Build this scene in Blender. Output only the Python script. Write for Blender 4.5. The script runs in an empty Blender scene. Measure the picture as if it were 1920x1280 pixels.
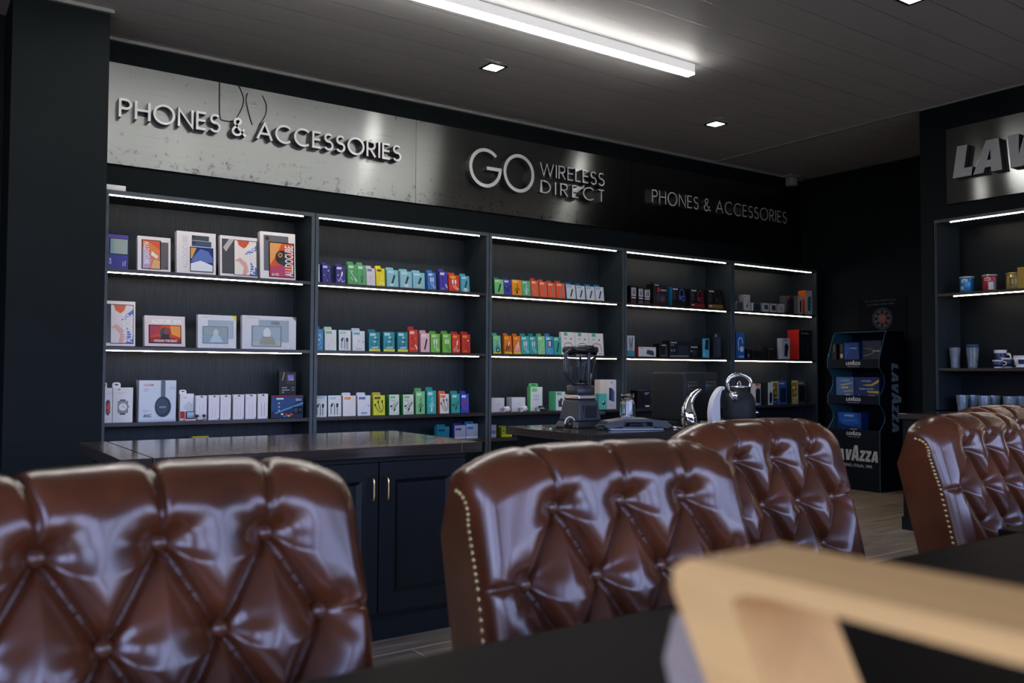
import bpy, bmesh, math, random
from mathutils import Vector, Matrix
random.seed(7)
S = bpy.context.scene
COL = S.collection
sin, cos, pi, rad = math.sin, math.cos, math.pi, math.radians

# ------------------------------------------------------------------ camera
CAM_Z, FPX = 1.131, 1630.74
YAW, PITCH, ROLL = rad(34.8786), rad(1.9772), rad(0.2914)
fwd = Vector((sin(YAW)*cos(PITCH), cos(YAW)*cos(PITCH), sin(PITCH)))
_r0 = Vector((cos(YAW), -sin(YAW), 0)); _u0 = _r0.cross(fwd)
cr = _r0*cos(ROLL) + _u0*sin(ROLL); cu = -_r0*sin(ROLL) + _u0*cos(ROLL)
cam_data = bpy.data.cameras.new('camera'); cam = bpy.data.objects.new('camera', cam_data); COL.objects.link(cam)
cam.matrix_world = Matrix(((cr.x, cu.x, -fwd.x, 0), (cr.y, cu.y, -fwd.y, 0), (cr.z, cu.z, -fwd.z, CAM_Z), (0, 0, 0, 1)))
cam_data.sensor_width = 36; cam_data.lens = FPX/1920*36
cam_data.clip_start = 0.02
cam_data.dof.use_dof = True; cam_data.dof.focus_distance = 5.2; cam_data.dof.aperture_fstop = 3.6
S.camera = cam
EYE = Vector((0, 0, CAM_Z))
def ray(x, y): return fwd + cr*((x-960)/FPX) - cu*((y-640)/FPX)
def at_x(x, y, X): d = ray(x, y); return EYE + d*(X/d.x)          # point of the photo's pixel on a known plane
def at_y(x, y, Y): d = ray(x, y); return EYE + d*(Y/d.y)
def at_z(x, y, Z): d = ray(x, y); return EYE + d*((Z-CAM_Z)/d.z)

# ------------------------------------------------------------------ view, world
S.view_settings.view_transform = 'Standard'; S.view_settings.look = 'None'
S.view_settings.exposure = 0.0; S.view_settings.gamma = 1.0
S.cycles.use_denoising = True
S.cycles.max_bounces = 8; S.cycles.diffuse_bounces = 3; S.cycles.glossy_bounces = 4; S.cycles.transmission_bounces = 8; S.cycles.transparent_max_bounces = 8
S.cycles.sample_clamp_indirect = 6.0
S.cycles.caustics_reflective = False; S.cycles.caustics_refractive = False
W = bpy.data.worlds.new('sky'); S.world = W; W.use_nodes = True
_nt = W.node_tree; _bg = _nt.nodes['Background']
_tc = _nt.nodes.new('ShaderNodeTexCoord'); _sx = _nt.nodes.new('ShaderNodeSeparateXYZ'); _rp = _nt.nodes.new('ShaderNodeValToRGB')
_nt.links.new(_tc.outputs['Generated'], _sx.inputs[0]); _nt.links.new(_sx.outputs['Z'], _rp.inputs[0])
_rp.color_ramp.elements[0].position = 0.0; _rp.color_ramp.elements[0].color = (0.10, 0.10, 0.11, 1)     # street below the skyline
_rp.color_ramp.elements[1].position = 0.45; _rp.color_ramp.elements[1].color = (0.40, 0.52, 1.0, 1)
_e = _rp.color_ramp.elements.new(0.06); _e.color = (0.50, 0.60, 1.0, 1)
_nt.links.new(_rp.outputs[0], _bg.inputs[0]); _bg.inputs[1].default_value = SKY = 10.0

# ------------------------------------------------------------------ room numbers
YW, XR, ZC = 6.105, 8.2, 3.298            # shelf wall, right wall, ceiling
XL, YB = -3.2, -3.0                        # left wall, glazed shop front behind the camera
# windows of the shop front: portals guide the sky light in through them
WIN = [(-2.15+1.6*k, -2.15+1.6*k+1.3) for k in range(6)]+[(7.38, 7.78)]
WZ0, WZ1 = 0.12, 2.75
for a, b in WIN:
    L = bpy.data.lights.new('window_portal', 'AREA'); L.shape = 'RECTANGLE'; L.size = b-a; L.size_y = WZ1-WZ0
    L.cycles.is_portal = True
    o = bpy.data.objects.new('window_portal', L); COL.objects.link(o)
    o.location = ((a+b)/2, YB-0.06, (WZ0+WZ1)/2); o.rotation_euler = (rad(90), 0, 0); 

WINL = [(-2.6+1.9*k, -2.6+1.9*k+1.65) for k in range(3)]              # side windows to the left of the camera
for a, b in WINL:
    L = bpy.data.lights.new('window_portal', 'AREA'); L.shape = 'RECTANGLE'; L.size = WZ1-WZ0; L.size_y = b-a
    L.cycles.is_portal = True
    o = bpy.data.objects.new('window_portal', L); COL.objects.link(o)
    o.location = (XL-0.06, (a+b)/2, (WZ0+WZ1)/2); o.rotation_euler = (0, rad(-90), 0)

# ------------------------------------------------------------------ materials
MATS = {}
def lin(c): return c/12.92 if c <= 0.04045 else ((c+0.055)/1.055)**2.4
def hexc(h, k=1.0):
    h = h.lstrip('#'); return tuple(lin(int(h[i:i+2], 16)/255)*k for i in (0, 2, 4))
def newmat(name):
    m = bpy.data.materials.new(name); m.use_nodes = True
    return m, m.node_tree, m.node_tree.nodes['Principled BSDF']
def principled(name, rgb, rough=0.5, metal=0.0, spec=0.5, coat=0.0, coat_rough=0.1, noise=0.0, scale=8.0, bump=0.0, stretch=(1, 1, 1), rvar=0.0):
    if name in MATS: return MATS[name]
    m, nt, b = newmat(name)
    b.inputs['Base Color'].default_value = (*rgb, 1); b.inputs['Roughness'].default_value = rough
    b.inputs['Metallic'].default_value = metal; b.inputs['Specular IOR Level'].default_value = spec
    b.inputs['Coat Weight'].default_value = coat; b.inputs['Coat Roughness'].default_value = coat_rough
    if noise or bump or rvar:
        tc = nt.nodes.new('ShaderNodeTexCoord'); mp = nt.nodes.new('ShaderNodeMapping'); nz = nt.nodes.new('ShaderNodeTexNoise')
        mp.inputs['Scale'].default_value = stretch; nz.inputs['Scale'].default_value = scale; nz.inputs['Detail'].default_value = 6
        nt.links.new(tc.outputs['Object'], mp.inputs[0]); nt.links.new(mp.outputs[0], nz.inputs['Vector'])
        if noise:
            r = nt.nodes.new('ShaderNodeMapRange'); r.inputs[3].default_value = 1-noise; r.inputs[4].default_value = 1+noise
            r.inputs[1].default_value = 0.3; r.inputs[2].default_value = 0.7
            v = nt.nodes.new('ShaderNodeVectorMath'); v.operation = 'SCALE'; v.inputs[0].default_value = rgb
            nt.links.new(nz.outputs['Fac'], r.inputs[0]); nt.links.new(r.outputs[0], v.inputs['Scale']); nt.links.new(v.outputs[0], b.inputs['Base Color'])
        if rvar:
            r2 = nt.nodes.new('ShaderNodeMapRange'); r2.inputs[3].default_value = max(0, rough-rvar); r2.inputs[4].default_value = rough+rvar
            nt.links.new(nz.outputs['Fac'], r2.inputs[0]); nt.links.new(r2.outputs[0], b.inputs['Roughness'])
        if bump:
            bp = nt.nodes.new('ShaderNodeBump'); bp.inputs['Strength'].default_value = bump; bp.inputs['Distance'].default_value = 0.004
            nt.links.new(nz.outputs['Fac'], bp.inputs['Height']); nt.links.new(bp.outputs[0], b.inputs['Normal'])
    MATS[name] = m; return m
def emit(name, rgb, strength):
    if name in MATS: return MATS[name]
    m, nt, b = newmat(name)
    b.inputs['Base Color'].default_value = (0.8, 0.8, 0.8, 1); b.inputs['Emission Color'].default_value = (*rgb, 1); b.inputs['Emission Strength'].default_value = strength
    MATS[name] = m; return m
def glass(name, rgb=(1, 1, 1), rough=0.0, ior=1.45):
    if name in MATS: return MATS[name]
    m, nt, b = newmat(name)
    b.inputs['Base Color'].default_value = (*rgb, 1); b.inputs['Transmission Weight'].default_value = 1; b.inputs['Roughness'].default_value = rough; b.inputs['IOR'].default_value = ior
    MATS[name] = m; return m
def card(h, rough=0.42):                                            # printed packaging card in one ink
    return principled('card_'+h.lstrip('#')+('' if rough == 0.42 else '_g'), hexc(h, 0.85), rough, spec=0.4)

M = {}
M['wall'] = principled('charcoal_paint', (0.0045, 0.0080, 0.0100), 0.68, noise=0.12, scale=3, bump=0.03, spec=0.15)
M['cab'] = principled('dark_stained_oak', (0.0135, 0.0225, 0.0290), 0.5, noise=0.38, scale=14, stretch=(9, 9, 0.45), bump=0.35, spec=0.4)
M['cabpaint'] = principled('black_blue_cabinet_lacquer', (0.0030, 0.0060, 0.0080), 0.45, noise=0.25, scale=10, stretch=(8, 8, 0.5), bump=0.10, spec=0.22)
M['edge'] = principled('cabinet_front_edge', (0.050, 0.068, 0.082), 0.42, noise=0.15, scale=12)
M['board'] = principled('dark_walnut_board', (0.030, 0.024, 0.021), 0.30, noise=0.35, scale=10, stretch=(0.5, 9, 9), bump=0.1, rvar=0.06)
M['worktop'] = principled('dark_walnut_worktop', (0.036, 0.028, 0.024), 0.13, noise=0.25, scale=9, stretch=(0.35, 10, 10), bump=0.03, rvar=0.04, spec=0.8)
M['table'] = principled('espresso_table_wood', (0.0050, 0.0036, 0.0030), 0.46, noise=0.5, scale=7, stretch=(0.3, 9, 9), bump=0.05, rvar=0.05, spec=0.03)
M['black'] = principled('black_plastic', (0.010, 0.011, 0.012), 0.35)
M['matteblack'] = principled('matte_black_metal', (0.009, 0.011, 0.013), 0.55, noise=0.1, scale=40, spec=0.3)
M['darkgrey'] = principled('dark_grey_plastic', (0.030, 0.036, 0.043), 0.35, noise=0.06, scale=30)
M['chrome'] = principled('polished_chrome', (0.80, 0.80, 0.80), 0.06, 1.0, rvar=0.03, scale=5)
M['silver'] = principled('satin_silver_lettering', (0.80, 0.80, 0.82), 0.38, 0.10, noise=0.04, scale=5)
M['steelband'] = principled('brushed_band', (0.55, 0.52, 0.5), 0.3, 1.0, noise=0.05, scale=20)
M['brass'] = principled('brass', (0.75, 0.55, 0.25), 0.25, 1.0, noise=0.08, scale=30)
M['oldbrass'] = principled('antique_brass', (0.55, 0.42, 0.20), 0.32, 1.0, noise=0.2, scale=200)
M['white'] = principled('white_plastic', (0.75, 0.75, 0.77), 0.35, noise=0.03, scale=20)
M['lampbody'] = emit('opal_lamp_profile', (1.0, 0.98, 0.98), 0.5)
M['ceramic'] = principled('white_ceramic', (0.72, 0.71, 0.70), 0.2, coat=0.3, noise=0.02, scale=6)
M['navy'] = principled('navy_ceramic', (0.015, 0.035, 0.10), 0.25, noise=0.05, scale=10)
M['lightwood'] = principled('pale_beech_wood', (0.76, 0.43, 0.15), 0.6, spec=0.12, noise=0.12, scale=6, stretch=(6, 0.6, 6), bump=0.05)
M['fabric'] = principled('grey_mauve_fabric', (0.34, 0.255, 0.20), 0.9, noise=0.35, scale=900, bump=0.4)
M['legwood'] = principled('dark_chair_leg_wood', (0.02, 0.012, 0.008), 0.35, noise=0.3, scale=12)
M['trim'] = principled('pale_grey_cornice', (0.30, 0.31, 0.30), 0.5, noise=0.04, scale=5)
M['led'] = emit('warm_led_strip', (1.0, 0.85, 0.71), LED := 36.0)
M['diffuser'] = emit('lamp_diffuser', (1.0, 0.97, 0.92), 46.0)
M['spot'] = emit('downlight_glow', (1.0, 0.97, 0.92), 70.0)
M['glass'] = glass('clear_glass', (0.97, 0.99, 1.0), 0.0, 1.6)
M['crystal'] = principled('cut_crystal_glass', (0.62, 0.74, 0.84), 0.05, spec=0.6, noise=0.12, scale=60, stretch=(1, 1, .2))
M['crystal'].node_tree.nodes['Principled BSDF'].inputs['Transmission Weight'].default_value = 0.78
M['jug'] = glass('tinted_clear_jug', (0.88, 0.92, 0.96), 0.0, 1.4)
M['paper'] = principled('matt_paper', (0.7, 0.7, 0.72), 0.7, noise=0.03, scale=30)

def leather():
    m, nt, b = newmat('brown_chesterfield_leather')
    tc = nt.nodes.new('ShaderNodeTexCoord'); n1 = nt.nodes.new('ShaderNodeTexNoise'); n2 = nt.nodes.new('ShaderNodeTexNoise')
    n1.inputs['Scale'].default_value = 7; n1.inputs['Detail'].default_value = 4; n2.inputs['Scale'].default_value = 380; n2.inputs['Detail'].default_value = 3
    nt.links.new(tc.outputs['Object'], n1.inputs['Vector']); nt.links.new(tc.outputs['Object'], n2.inputs['Vector'])
    rp = nt.nodes.new('ShaderNodeValToRGB'); nt.links.new(n1.outputs['Fac'], rp.inputs[0])
    rp.color_ramp.elements[0].position = 0.3; rp.color_ramp.elements[0].color = (0.055, 0.0150, 0.0054, 1)
    rp.color_ramp.elements[1].position = 0.75; rp.color_ramp.elements[1].color = (0.125, 0.0335, 0.0105, 1)
    nt.links.new(rp.outputs[0], b.inputs['Base Color'])
    b.inputs['Roughness'].default_value = 0.27; b.inputs['Specular IOR Level'].default_value = 0.55
    b.inputs['Coat Weight'].default_value = 0.35; b.inputs['Coat Roughness'].default_value = 0.13
    bp = nt.nodes.new('ShaderNodeBump'); bp.inputs['Strength'].default_value = 0.10; bp.inputs['Distance'].default_value = 0.001
    nt.links.new(n2.outputs['Fac'], bp.inputs['Height']); nt.links.new(bp.outputs[0], b.inputs['Normal'])
    return m
M['leather'] = leather()

def ceiling_mat():
    m, nt, b = newmat('ceiling_planks')
    tc = nt.nodes.new('ShaderNodeTexCoord'); sp = nt.nodes.new('ShaderNodeSeparateXYZ'); nt.links.new(tc.outputs['Object'], sp.inputs[0])
    a = nt.nodes.new('ShaderNodeMath'); a.operation = 'SUBTRACT'; a.inputs[1].default_value = 5.762 - 255*0.255; nt.links.new(sp.outputs['Y'], a.inputs[0])
    d = nt.nodes.new('ShaderNodeMath'); d.operation = 'DIVIDE'; d.inputs[1].default_value = 0.255; nt.links.new(a.outputs[0], d.inputs[0])
    f = nt.nodes.new('ShaderNodeMath'); f.operation = 'FRACT'; nt.links.new(d.outputs[0], f.inputs[0])
    rp = nt.nodes.new('ShaderNodeValToRGB'); nt.links.new(f.outputs[0], rp.inputs[0])
    cr_ = rp.color_ramp; cr_.elements[0].position = 0.0; cr_.elements[0].color = (0.5, 0.5, 0.5, 1); cr_.elements[1].position = 1.0; cr_.elements[1].color = (0.5, 0.5, 0.5, 1)
    for p, v in ((0.018, 0.0), (0.034, 0.62), (0.05, 0.5), (0.985, 0.5)):
        e = cr_.elements.new(p); e.color = (v, v, v, 1)
    bp = nt.nodes.new('ShaderNodeBump'); bp.inputs['Strength'].default_value = 0.9; bp.inputs['Distance'].default_value = 0.008
    nt.links.new(rp.outputs[0], bp.inputs['Height']); nt.links.new(bp.outputs[0], b.inputs['Normal'])
    mx = nt.nodes.new('ShaderNodeMapRange'); mx.inputs[1].default_value = 0.0; mx.inputs[2].default_value = 0.5; mx.inputs[3].default_value = 0.20; mx.inputs[4].default_value = 0.46
    nt.links.new(rp.outputs[0], mx.inputs[0]); nt.links.new(mx.outputs[0], b.inputs['Base Color'])
    b.inputs['Roughness'].default_value = 0.45; b.inputs['Specular IOR Level'].default_value = 0.4
    return m
M['ceiling'] = ceiling_mat()

def floor_mat():
    m, nt, b = newmat('wood_look_floor_tiles')
    tc = nt.nodes.new('ShaderNodeTexCoord'); mp = nt.nodes.new('ShaderNodeMapping'); nt.links.new(tc.outputs['Object'], mp.inputs[0])
    mp.inputs['Location'].default_value = (-1.72, -3.168+0.2*40, 0)
    br = nt.nodes.new('ShaderNodeTexBrick'); nt.links.new(mp.outputs[0], br.inputs['Vector'])
    br.offset = 0.5; br.inputs['Scale'].default_value = 1.0; br.inputs['Brick Width'].default_value = 1.2; br.inputs['Row Height'].default_value = 0.4
    br.inputs['Mortar Size'].default_value = 0.004; br.inputs['Mortar Smooth'].default_value = 0.1
    br.inputs['Color1'].default_value = (0.29, 0.23, 0.165, 1); br.inputs['Color2'].default_value = (0.215, 0.17, 0.125, 1); br.inputs['Mortar'].default_value = (0.58, 0.52, 0.44, 1)
    m2 = nt.nodes.new('ShaderNodeMapping'); m2.inputs['Scale'].default_value = (1.2, 14, 1); nt.links.new(tc.outputs['Object'], m2.inputs[0])
    nz = nt.nodes.new('ShaderNodeTexNoise'); nz.inputs['Scale'].default_value = 2.2; nz.inputs['Detail'].default_value = 8; nt.links.new(m2.outputs[0], nz.inputs['Vector'])
    r = nt.nodes.new('ShaderNodeMapRange'); r.inputs[1].default_value = 0.3; r.inputs[2].default_value = 0.7; r.inputs[3].default_value = 0.5; r.inputs[4].default_value = 1.45
    nt.links.new(nz.outputs['Fac'], r.inputs[0])
    v = nt.nodes.new('ShaderNodeVectorMath'); v.operation = 'SCALE'; nt.links.new(br.outputs['Color'], v.inputs[0]); nt.links.new(r.outputs[0], v.inputs['Scale'])
    nt.links.new(v.outputs[0], b.inputs['Base Color'])
    b.inputs['Roughness'].default_value = 0.42
    bp = nt.nodes.new('ShaderNodeBump'); bp.inputs['Strength'].default_value = 0.2; bp.inputs['Distance'].default_value = 0.003
    nt.links.new(br.outputs['Fac'], bp.inputs['Height']); bp.invert = True; nt.links.new(bp.outputs[0], b.inputs['Normal'])
    return m
M['floor'] = floor_mat()

def steel_mat(name, dirt, R0=0.27, K0=0.29):
    m, nt, b = newmat(name)
    tc = nt.nodes.new('ShaderNodeTexCoord')
    b.inputs['Metallic'].default_value = 1.0
    # smudges and dried drips: roughness and tint, with shapes of their own
    nz = nt.nodes.new('ShaderNodeTexNoise'); nz.inputs['Scale'].default_value = 17; nz.inputs['Detail'].default_value = 6; nz.inputs['Roughness'].default_value = 0.68; nz.inputs['Distortion'].default_value = 0.3
    nt.links.new(tc.outputs['Object'], nz.inputs['Vector'])
    sp = nt.nodes.new('ShaderNodeSeparateXYZ'); nt.links.new(tc.outputs['Object'], sp.inputs[0])
    mz = nt.nodes.new('ShaderNodeMapRange'); mz.inputs[1].default_value = 0.0; mz.inputs[2].default_value = 0.30; mz.inputs[3].default_value = 0.12; mz.inputs[4].default_value = 0.0
    nt.links.new(sp.outputs['Z'], mz.inputs[0])
    mz2 = nt.nodes.new('ShaderNodeMapRange'); mz2.inputs[1].default_value = 0.66; mz2.inputs[2].default_value = 0.48; mz2.inputs[3].default_value = 0.07; mz2.inputs[4].default_value = 0.0
    nt.links.new(sp.outputs['Z'], mz2.inputs[0])
    ad = nt.nodes.new('ShaderNodeMath'); ad.operation = 'ADD'; nt.links.new(nz.outputs['Fac'], ad.inputs[0]); nt.links.new(mz.outputs[0], ad.inputs[1])
    ad2 = nt.nodes.new('ShaderNodeMath'); ad2.operation = 'ADD'; nt.links.new(ad.outputs[0], ad2.inputs[0]); nt.links.new(mz2.outputs[0], ad2.inputs[1])
    rp = nt.nodes.new('ShaderNodeValToRGB'); nt.links.new(ad2.outputs[0], rp.inputs[0])
    rp.color_ramp.elements[0].position = 0.645; rp.color_ramp.elements[0].color = (K0*.96, K0, K0*.99, 1)
    rp.color_ramp.elements[1].position = 0.80; d = K0*(1-0.72*dirt); rp.color_ramp.elements[1].color = (d, d, d*0.97, 1)
    nt.links.new(rp.outputs[0], b.inputs['Base Color'])
    mp = nt.nodes.new('ShaderNodeMapping'); mp.inputs['Scale'].default_value = (0.6, 1, 160); nt.links.new(tc.outputs['Object'], mp.inputs[0])
    n2 = nt.nodes.new('ShaderNodeTexNoise'); n2.inputs['Scale'].default_value = 3; n2.inputs['Detail'].default_value = 3; nt.links.new(mp.outputs[0], n2.inputs['Vector'])
    r = nt.nodes.new('ShaderNodeMapRange'); r.inputs[3].default_value = R0; r.inputs[4].default_value = R0+0.012; nt.links.new(n2.outputs['Fac'], r.inputs[0]); nt.links.new(r.outputs[0], b.inputs['Roughness'])
    b.inputs['Anisotropic'].default_value = 0.95; b.inputs['Anisotropic Rotation'].default_value = 0.25
    tg = nt.nodes.new('ShaderNodeTangent'); tg.direction_type = 'RADIAL'; tg.axis = 'Z'; nt.links.new(tg.outputs[0], b.inputs['Tangent'])
    return m
M['steel'] = steel_mat('brushed_steel_smudged', 1.0); M['steel2'] = steel_mat('brushed_steel_dark_reflection', 0.6, 0.13, 0.22)  # second one: same steel, base darkened to imitate the dark room it reflects
# ------------------------------------------------------------------ mesh builder
_txt = {}
def text_mesh(s, bold):
    k = (s, bold)
    if k not in _txt:
        c = bpy.data.curves.new('lettering', 'FONT'); c.body = s; c.resolution_u = 2; c.fill_mode = 'FRONT'
        if bold: c.offset = 0.018
        o = bpy.data.objects.new('lettering', c)
        me = bpy.data.meshes.new_from_object(o)
        vs = [(v.co.x, v.co.y) for v in me.vertices]; fs = [tuple(p.vertices) for p in me.polygons]
        bpy.data.objects.remove(o); bpy.data.curves.remove(c); bpy.data.meshes.remove(me)
        _txt[k] = (vs, fs)
    return _txt[k]

def smooth_path(pts, r, sub=4):                                   # rounds a short hand-drawn path (Catmull-Rom)
    if not 4 <= len(pts) <= 12: return pts, r
    P = [Vector(p) for p in pts]; R = list(r) if isinstance(r, (list, tuple)) else [r]*len(P); out = []; ro = []
    for i in range(len(P)-1):
        a, b, c, d = P[max(i-1, 0)], P[i], P[i+1], P[min(i+2, len(P)-1)]
        for k in range(sub):
            t = k/sub; out.append(.5*((2*b)+(c-a)*t+(2*a-5*b+4*c-d)*t*t+(3*b-a-3*c+d)*t**3)); ro.append(R[i]+(R[i+1]-R[i])*t)
    return out+[P[-1]], ro+[R[-1]]
class MB:
    def __init__(s): s.v = []; s.f = []; s.m = []; s.mats = []; s.sm = []
    def mi(s, m):
        if m not in s.mats: s.mats.append(m)
        return s.mats.index(m)
    def add(s, vs, fs, m, smooth=False):
        o = len(s.v); s.v += [tuple(v) for v in vs]; i = s.mi(m)
        for f in fs: s.f.append(tuple(o+k for k in f)); s.m.append(i); s.sm.append(smooth)
    def box(s, a, b, m):
        x0, y0, z0 = a; x1, y1, z1 = b
        s.add([(x0, y0, z0), (x1, y0, z0), (x1, y1, z0), (x0, y1, z0), (x0, y0, z1), (x1, y0, z1), (x1, y1, z1), (x0, y1, z1)],
              [(0, 3, 2, 1), (4, 5, 6, 7), (0, 1, 5, 4), (1, 2, 6, 5), (2, 3, 7, 6), (3, 0, 4, 7)], m)
    def rbox(s, a, b, m, r=0.004, seg=2, smooth=True):
        bm = bmesh.new(); bmesh.ops.create_cube(bm, size=1)
        for v in bm.verts: v.co = Vector([(a[i]+b[i])/2 + v.co[i]*(b[i]-a[i]) for i in range(3)])
        bmesh.ops.bevel(bm, geom=list(bm.edges), offset=r, segments=seg, profile=0.5, affect='EDGES')
        s.bm(bm, m, smooth)
    def bm(s, bm, m, smooth=False):
        bm.verts.index_update(); s.add([v.co.copy() for v in bm.verts], [tuple(v.index for v in f.verts) for f in bm.faces], m, smooth); bm.free()
    def hexa(s, bot, top, m):                                      # four bottom and four top corners
        s.add(list(bot)+list(top), [(3, 2, 1, 0), (4, 5, 6, 7), (0, 1, 5, 4), (1, 2, 6, 5), (2, 3, 7, 6), (3, 0, 4, 7)], m)
    def lathe(s, prof, m, n=28, c=(0, 0, 0), smooth=True, squash=(1, 1)):
        vs = []; fs = []
        for r, z in prof:
            for k in range(n):
                a = 2*pi*k/n; vs.append((c[0]+r*cos(a)*squash[0], c[1]+r*sin(a)*squash[1], c[2]+z))
        for i in range(len(prof)-1):
            for k in range(n): fs.append((i*n+k, i*n+(k+1) % n, (i+1)*n+(k+1) % n, (i+1)*n+k))
        if prof[0][0] > 1e-6: fs.append(tuple(reversed(range(n))))
        if prof[-1][0] > 1e-6: fs.append(tuple((len(prof)-1)*n+k for k in range(n)))
        s.add(vs, fs, m, smooth)
    def tube(s, pts, r, m, n=10, caps=True, smooth=True):
        pts, r = smooth_path(pts, r); pts = [Vector(p) for p in pts]; rr = r if isinstance(r, (list, tuple)) else [r]*len(pts)
        t = (pts[1]-pts[0]).normalized(); up = Vector((0, 0, 1)) if abs(t.z) < 0.9 else Vector((1, 0, 0)); nrm = t.cross(up).normalized()
        vs = []; fs = []
        for i, p in enumerate(pts):
            d = (pts[min(i+1, len(pts)-1)]-pts[max(i-1, 0)])
            if d.length > 1e-9: t = d.normalized()
            nrm = (nrm - t*nrm.dot(t)).normalized(); b = t.cross(nrm)
            for k in range(n):
                a = 2*pi*k/n; vs.append(p + (nrm*cos(a)+b*sin(a))*rr[i])
        for i in range(len(pts)-1):
            for k in range(n): fs.append((i*n+k, i*n+(k+1) % n, (i+1)*n+(k+1) % n, (i+1)*n+k))
        if caps: fs += [tuple(reversed(range(n))), tuple((len(pts)-1)*n+k for k in range(n))]
        s.add(vs, fs, m, smooth)
    def extrude(s, poly, m, frame, depth, side=None, back=True):    # polygon (u,v) -> frame(u,v,w), w from 0 (front) to depth
        n = len(poly); vs = [frame(u, v, 0) for u, v in poly] + [frame(u, v, depth) for u, v in poly]
        s.add(vs[:n], [tuple(range(n))], m)
        s.add(vs, [(i, i+n, (i+1) % n+n, (i+1) % n) for i in range(n)], side or m)
        if back: s.add(vs[n:], [tuple(reversed(range(n)))], side or m)
    def ribbon(s, pts, w, m, frame, z=0.0, closed=False, depth=None, side=None):   # flat stroke along (u,v) points
        P = [Vector(p) for p in pts]; n = len(P); L = []; R = []
        for i in range(n):
            a = P[(i-1) % n] if (closed or i) else None; c = P[(i+1) % n] if (closed or i < n-1) else None
            d1 = (P[i]-a).normalized() if a is not None else None; d2 = (c-P[i]).normalized() if c is not None else None
            if d1 is None: d1 = d2
            if d2 is None: d2 = d1
            t = d1+d2; t = t.normalized() if t.length > 1e-6 else d1
            nn = Vector((-t.y, t.x)); k = max(0.45, nn.dot(Vector((-d1.y, d1.x))))
            L.append(P[i]+nn*(w/2/k)); R.append(P[i]-nn*(w/2/k))
        q = n if closed else n-1
        vs = [frame(p.x, p.y, z) for p in L]+[frame(p.x, p.y, z) for p in R]
        s.add(vs, [(n+i, n+(i+1) % n, (i+1) % n, i) for i in range(q)], m)
        if depth:
            bk = [frame(p.x, p.y, z+depth) for p in L]+[frame(p.x, p.y, z+depth) for p in R]
            N = 2*n; fs = []
            for i in range(q):
                j = (i+1) % n
                fs.append((i, j, N+j, N+i)); fs.append((n+j, n+i, N+n+i, N+n+j))
            if not closed: fs += [(n, 0, N, N+n), (n-1, 2*n-1, N+2*n-1, N+n-1)]
            s.add(vs+bk, fs, side or m)
    def text(s, string, m, frame, u, v, size, z=0.0, rot=0.0, align='l', bold=False, width=None):
        vs, fs = text_mesh(string, bold)
        if not vs: return
        x0 = min(p[0] for p in vs); x1 = max(p[0] for p in vs); y1 = max(p[1] for p in vs); y0 = min(p[1] for p in vs)
        k = size/max(0.68, y1 if y1 > 0.5 else 0.7); kx = width/(x1-x0) if width else k
        off = {'l': x0, 'c': (x0+x1)/2, 'r': x1}[align]; c_, s_ = cos(rot), sin(rot)
        s.add([frame(u+((p[0]-off)*kx*c_-p[1]*k*s_), v+((p[0]-off)*kx*s_+p[1]*k*c_), z) for p in vs], fs, m)
    def build(s, name, parent=None, loc=None, rot=None, bevel=None):
        me = bpy.data.meshes.new(name); me.from_pydata(s.v, [], s.f); me.update()
        for m in s.mats: me.materials.append(m)
        me.polygons.foreach_set('material_index', s.m); me.polygons.foreach_set('use_smooth', s.sm); me.update()
        o = bpy.data.objects.new(name, me); COL.objects.link(o)
        if parent: o.parent = parent
        if loc is not None: o.location = loc
        if rot is not None: o.rotation_euler = rot
        if bevel:
            b = o.modifiers.new('bevel', 'BEVEL'); b.width = bevel; b.segments = 2; b.limit_method = 'ANGLE'
        return o

LABELS = set()
def tag(o, label, cat, group=None):
    if not 4 <= len(label.split()) <= 16 or label in LABELS: print('BADLABEL', len(label.split()), label)
    LABELS.add(label); o['label'] = label; o['category'] = cat
    if group: o['group'] = group
    return o
def empty(name, loc=(0, 0, 0), rz=0.0):
    o = bpy.data.objects.new(name, None); COL.objects.link(o); o.location = loc; o.rotation_euler = (0, 0, rz); o.empty_display_size = 0.1
    return o
def struct(o): o['kind'] = 'structure'; return o
def arc(cx, cy, rx, ry, a0, a1, n=14): return [(cx+rx*cos(rad(a0+(a1-a0)*i/n)), cy+ry*sin(rad(a0+(a1-a0)*i/n))) for i in range(n+1)]

# ------------------------------------------------------------------ the setting
def slab(name, a, b, m): q = MB(); q.box(a, b, m); return struct(q.build(name))
slab('floor', (XL-0.2, YB-0.2, -0.1), (XR+0.2, YW+0.2, 0), M['floor'])
slab('ceiling', (XL-0.2, YB-0.2, ZC), (XR+0.2, YW+0.2, ZC+0.1), M['ceiling'])
slab('wall_back', (XL-0.2, YW, 0), (XR+0.2, YW+0.15, ZC), M['wall'])
slab('wall_right', (XR, YB, 0), (XR+0.15, YW, ZC), M['wall'])
q = MB()                                                            # left wall with its windows
q.box((XL-0.12, YB, 0), (XL, YW, WZ0), M['wall']); q.box((XL-0.12, YB, WZ1), (XL, YW, ZC), M['wall'])
xs = [YB]+[t for w_ in WINL for t in w_]+[YW]
for i in range(0, len(xs), 2): q.box((XL-0.12, xs[i], WZ0), (XL, xs[i+1], WZ1), M['wall'])
struct(q.build('wall_left'))
for k, (a, b) in enumerate(WINL):
    q = MB(); f = 0.045; u0, u1 = XL-0.08, XL-0.02
    for (c, d) in (((a, WZ0), (a+f, WZ1)), ((b-f, WZ0), (b, WZ1)), ((a+f, WZ0), (b-f, WZ0+f)), ((a+f, WZ1-f), (b-f, WZ1)), (((a+b)/2-0.03, WZ0+f), ((a+b)/2+0.03, WZ1-f))): q.box((u0, c[0], c[1]), (u1, d[0], d[1]), M['black'])
    struct(q.build('window_%d' % (k+8)))
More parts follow.
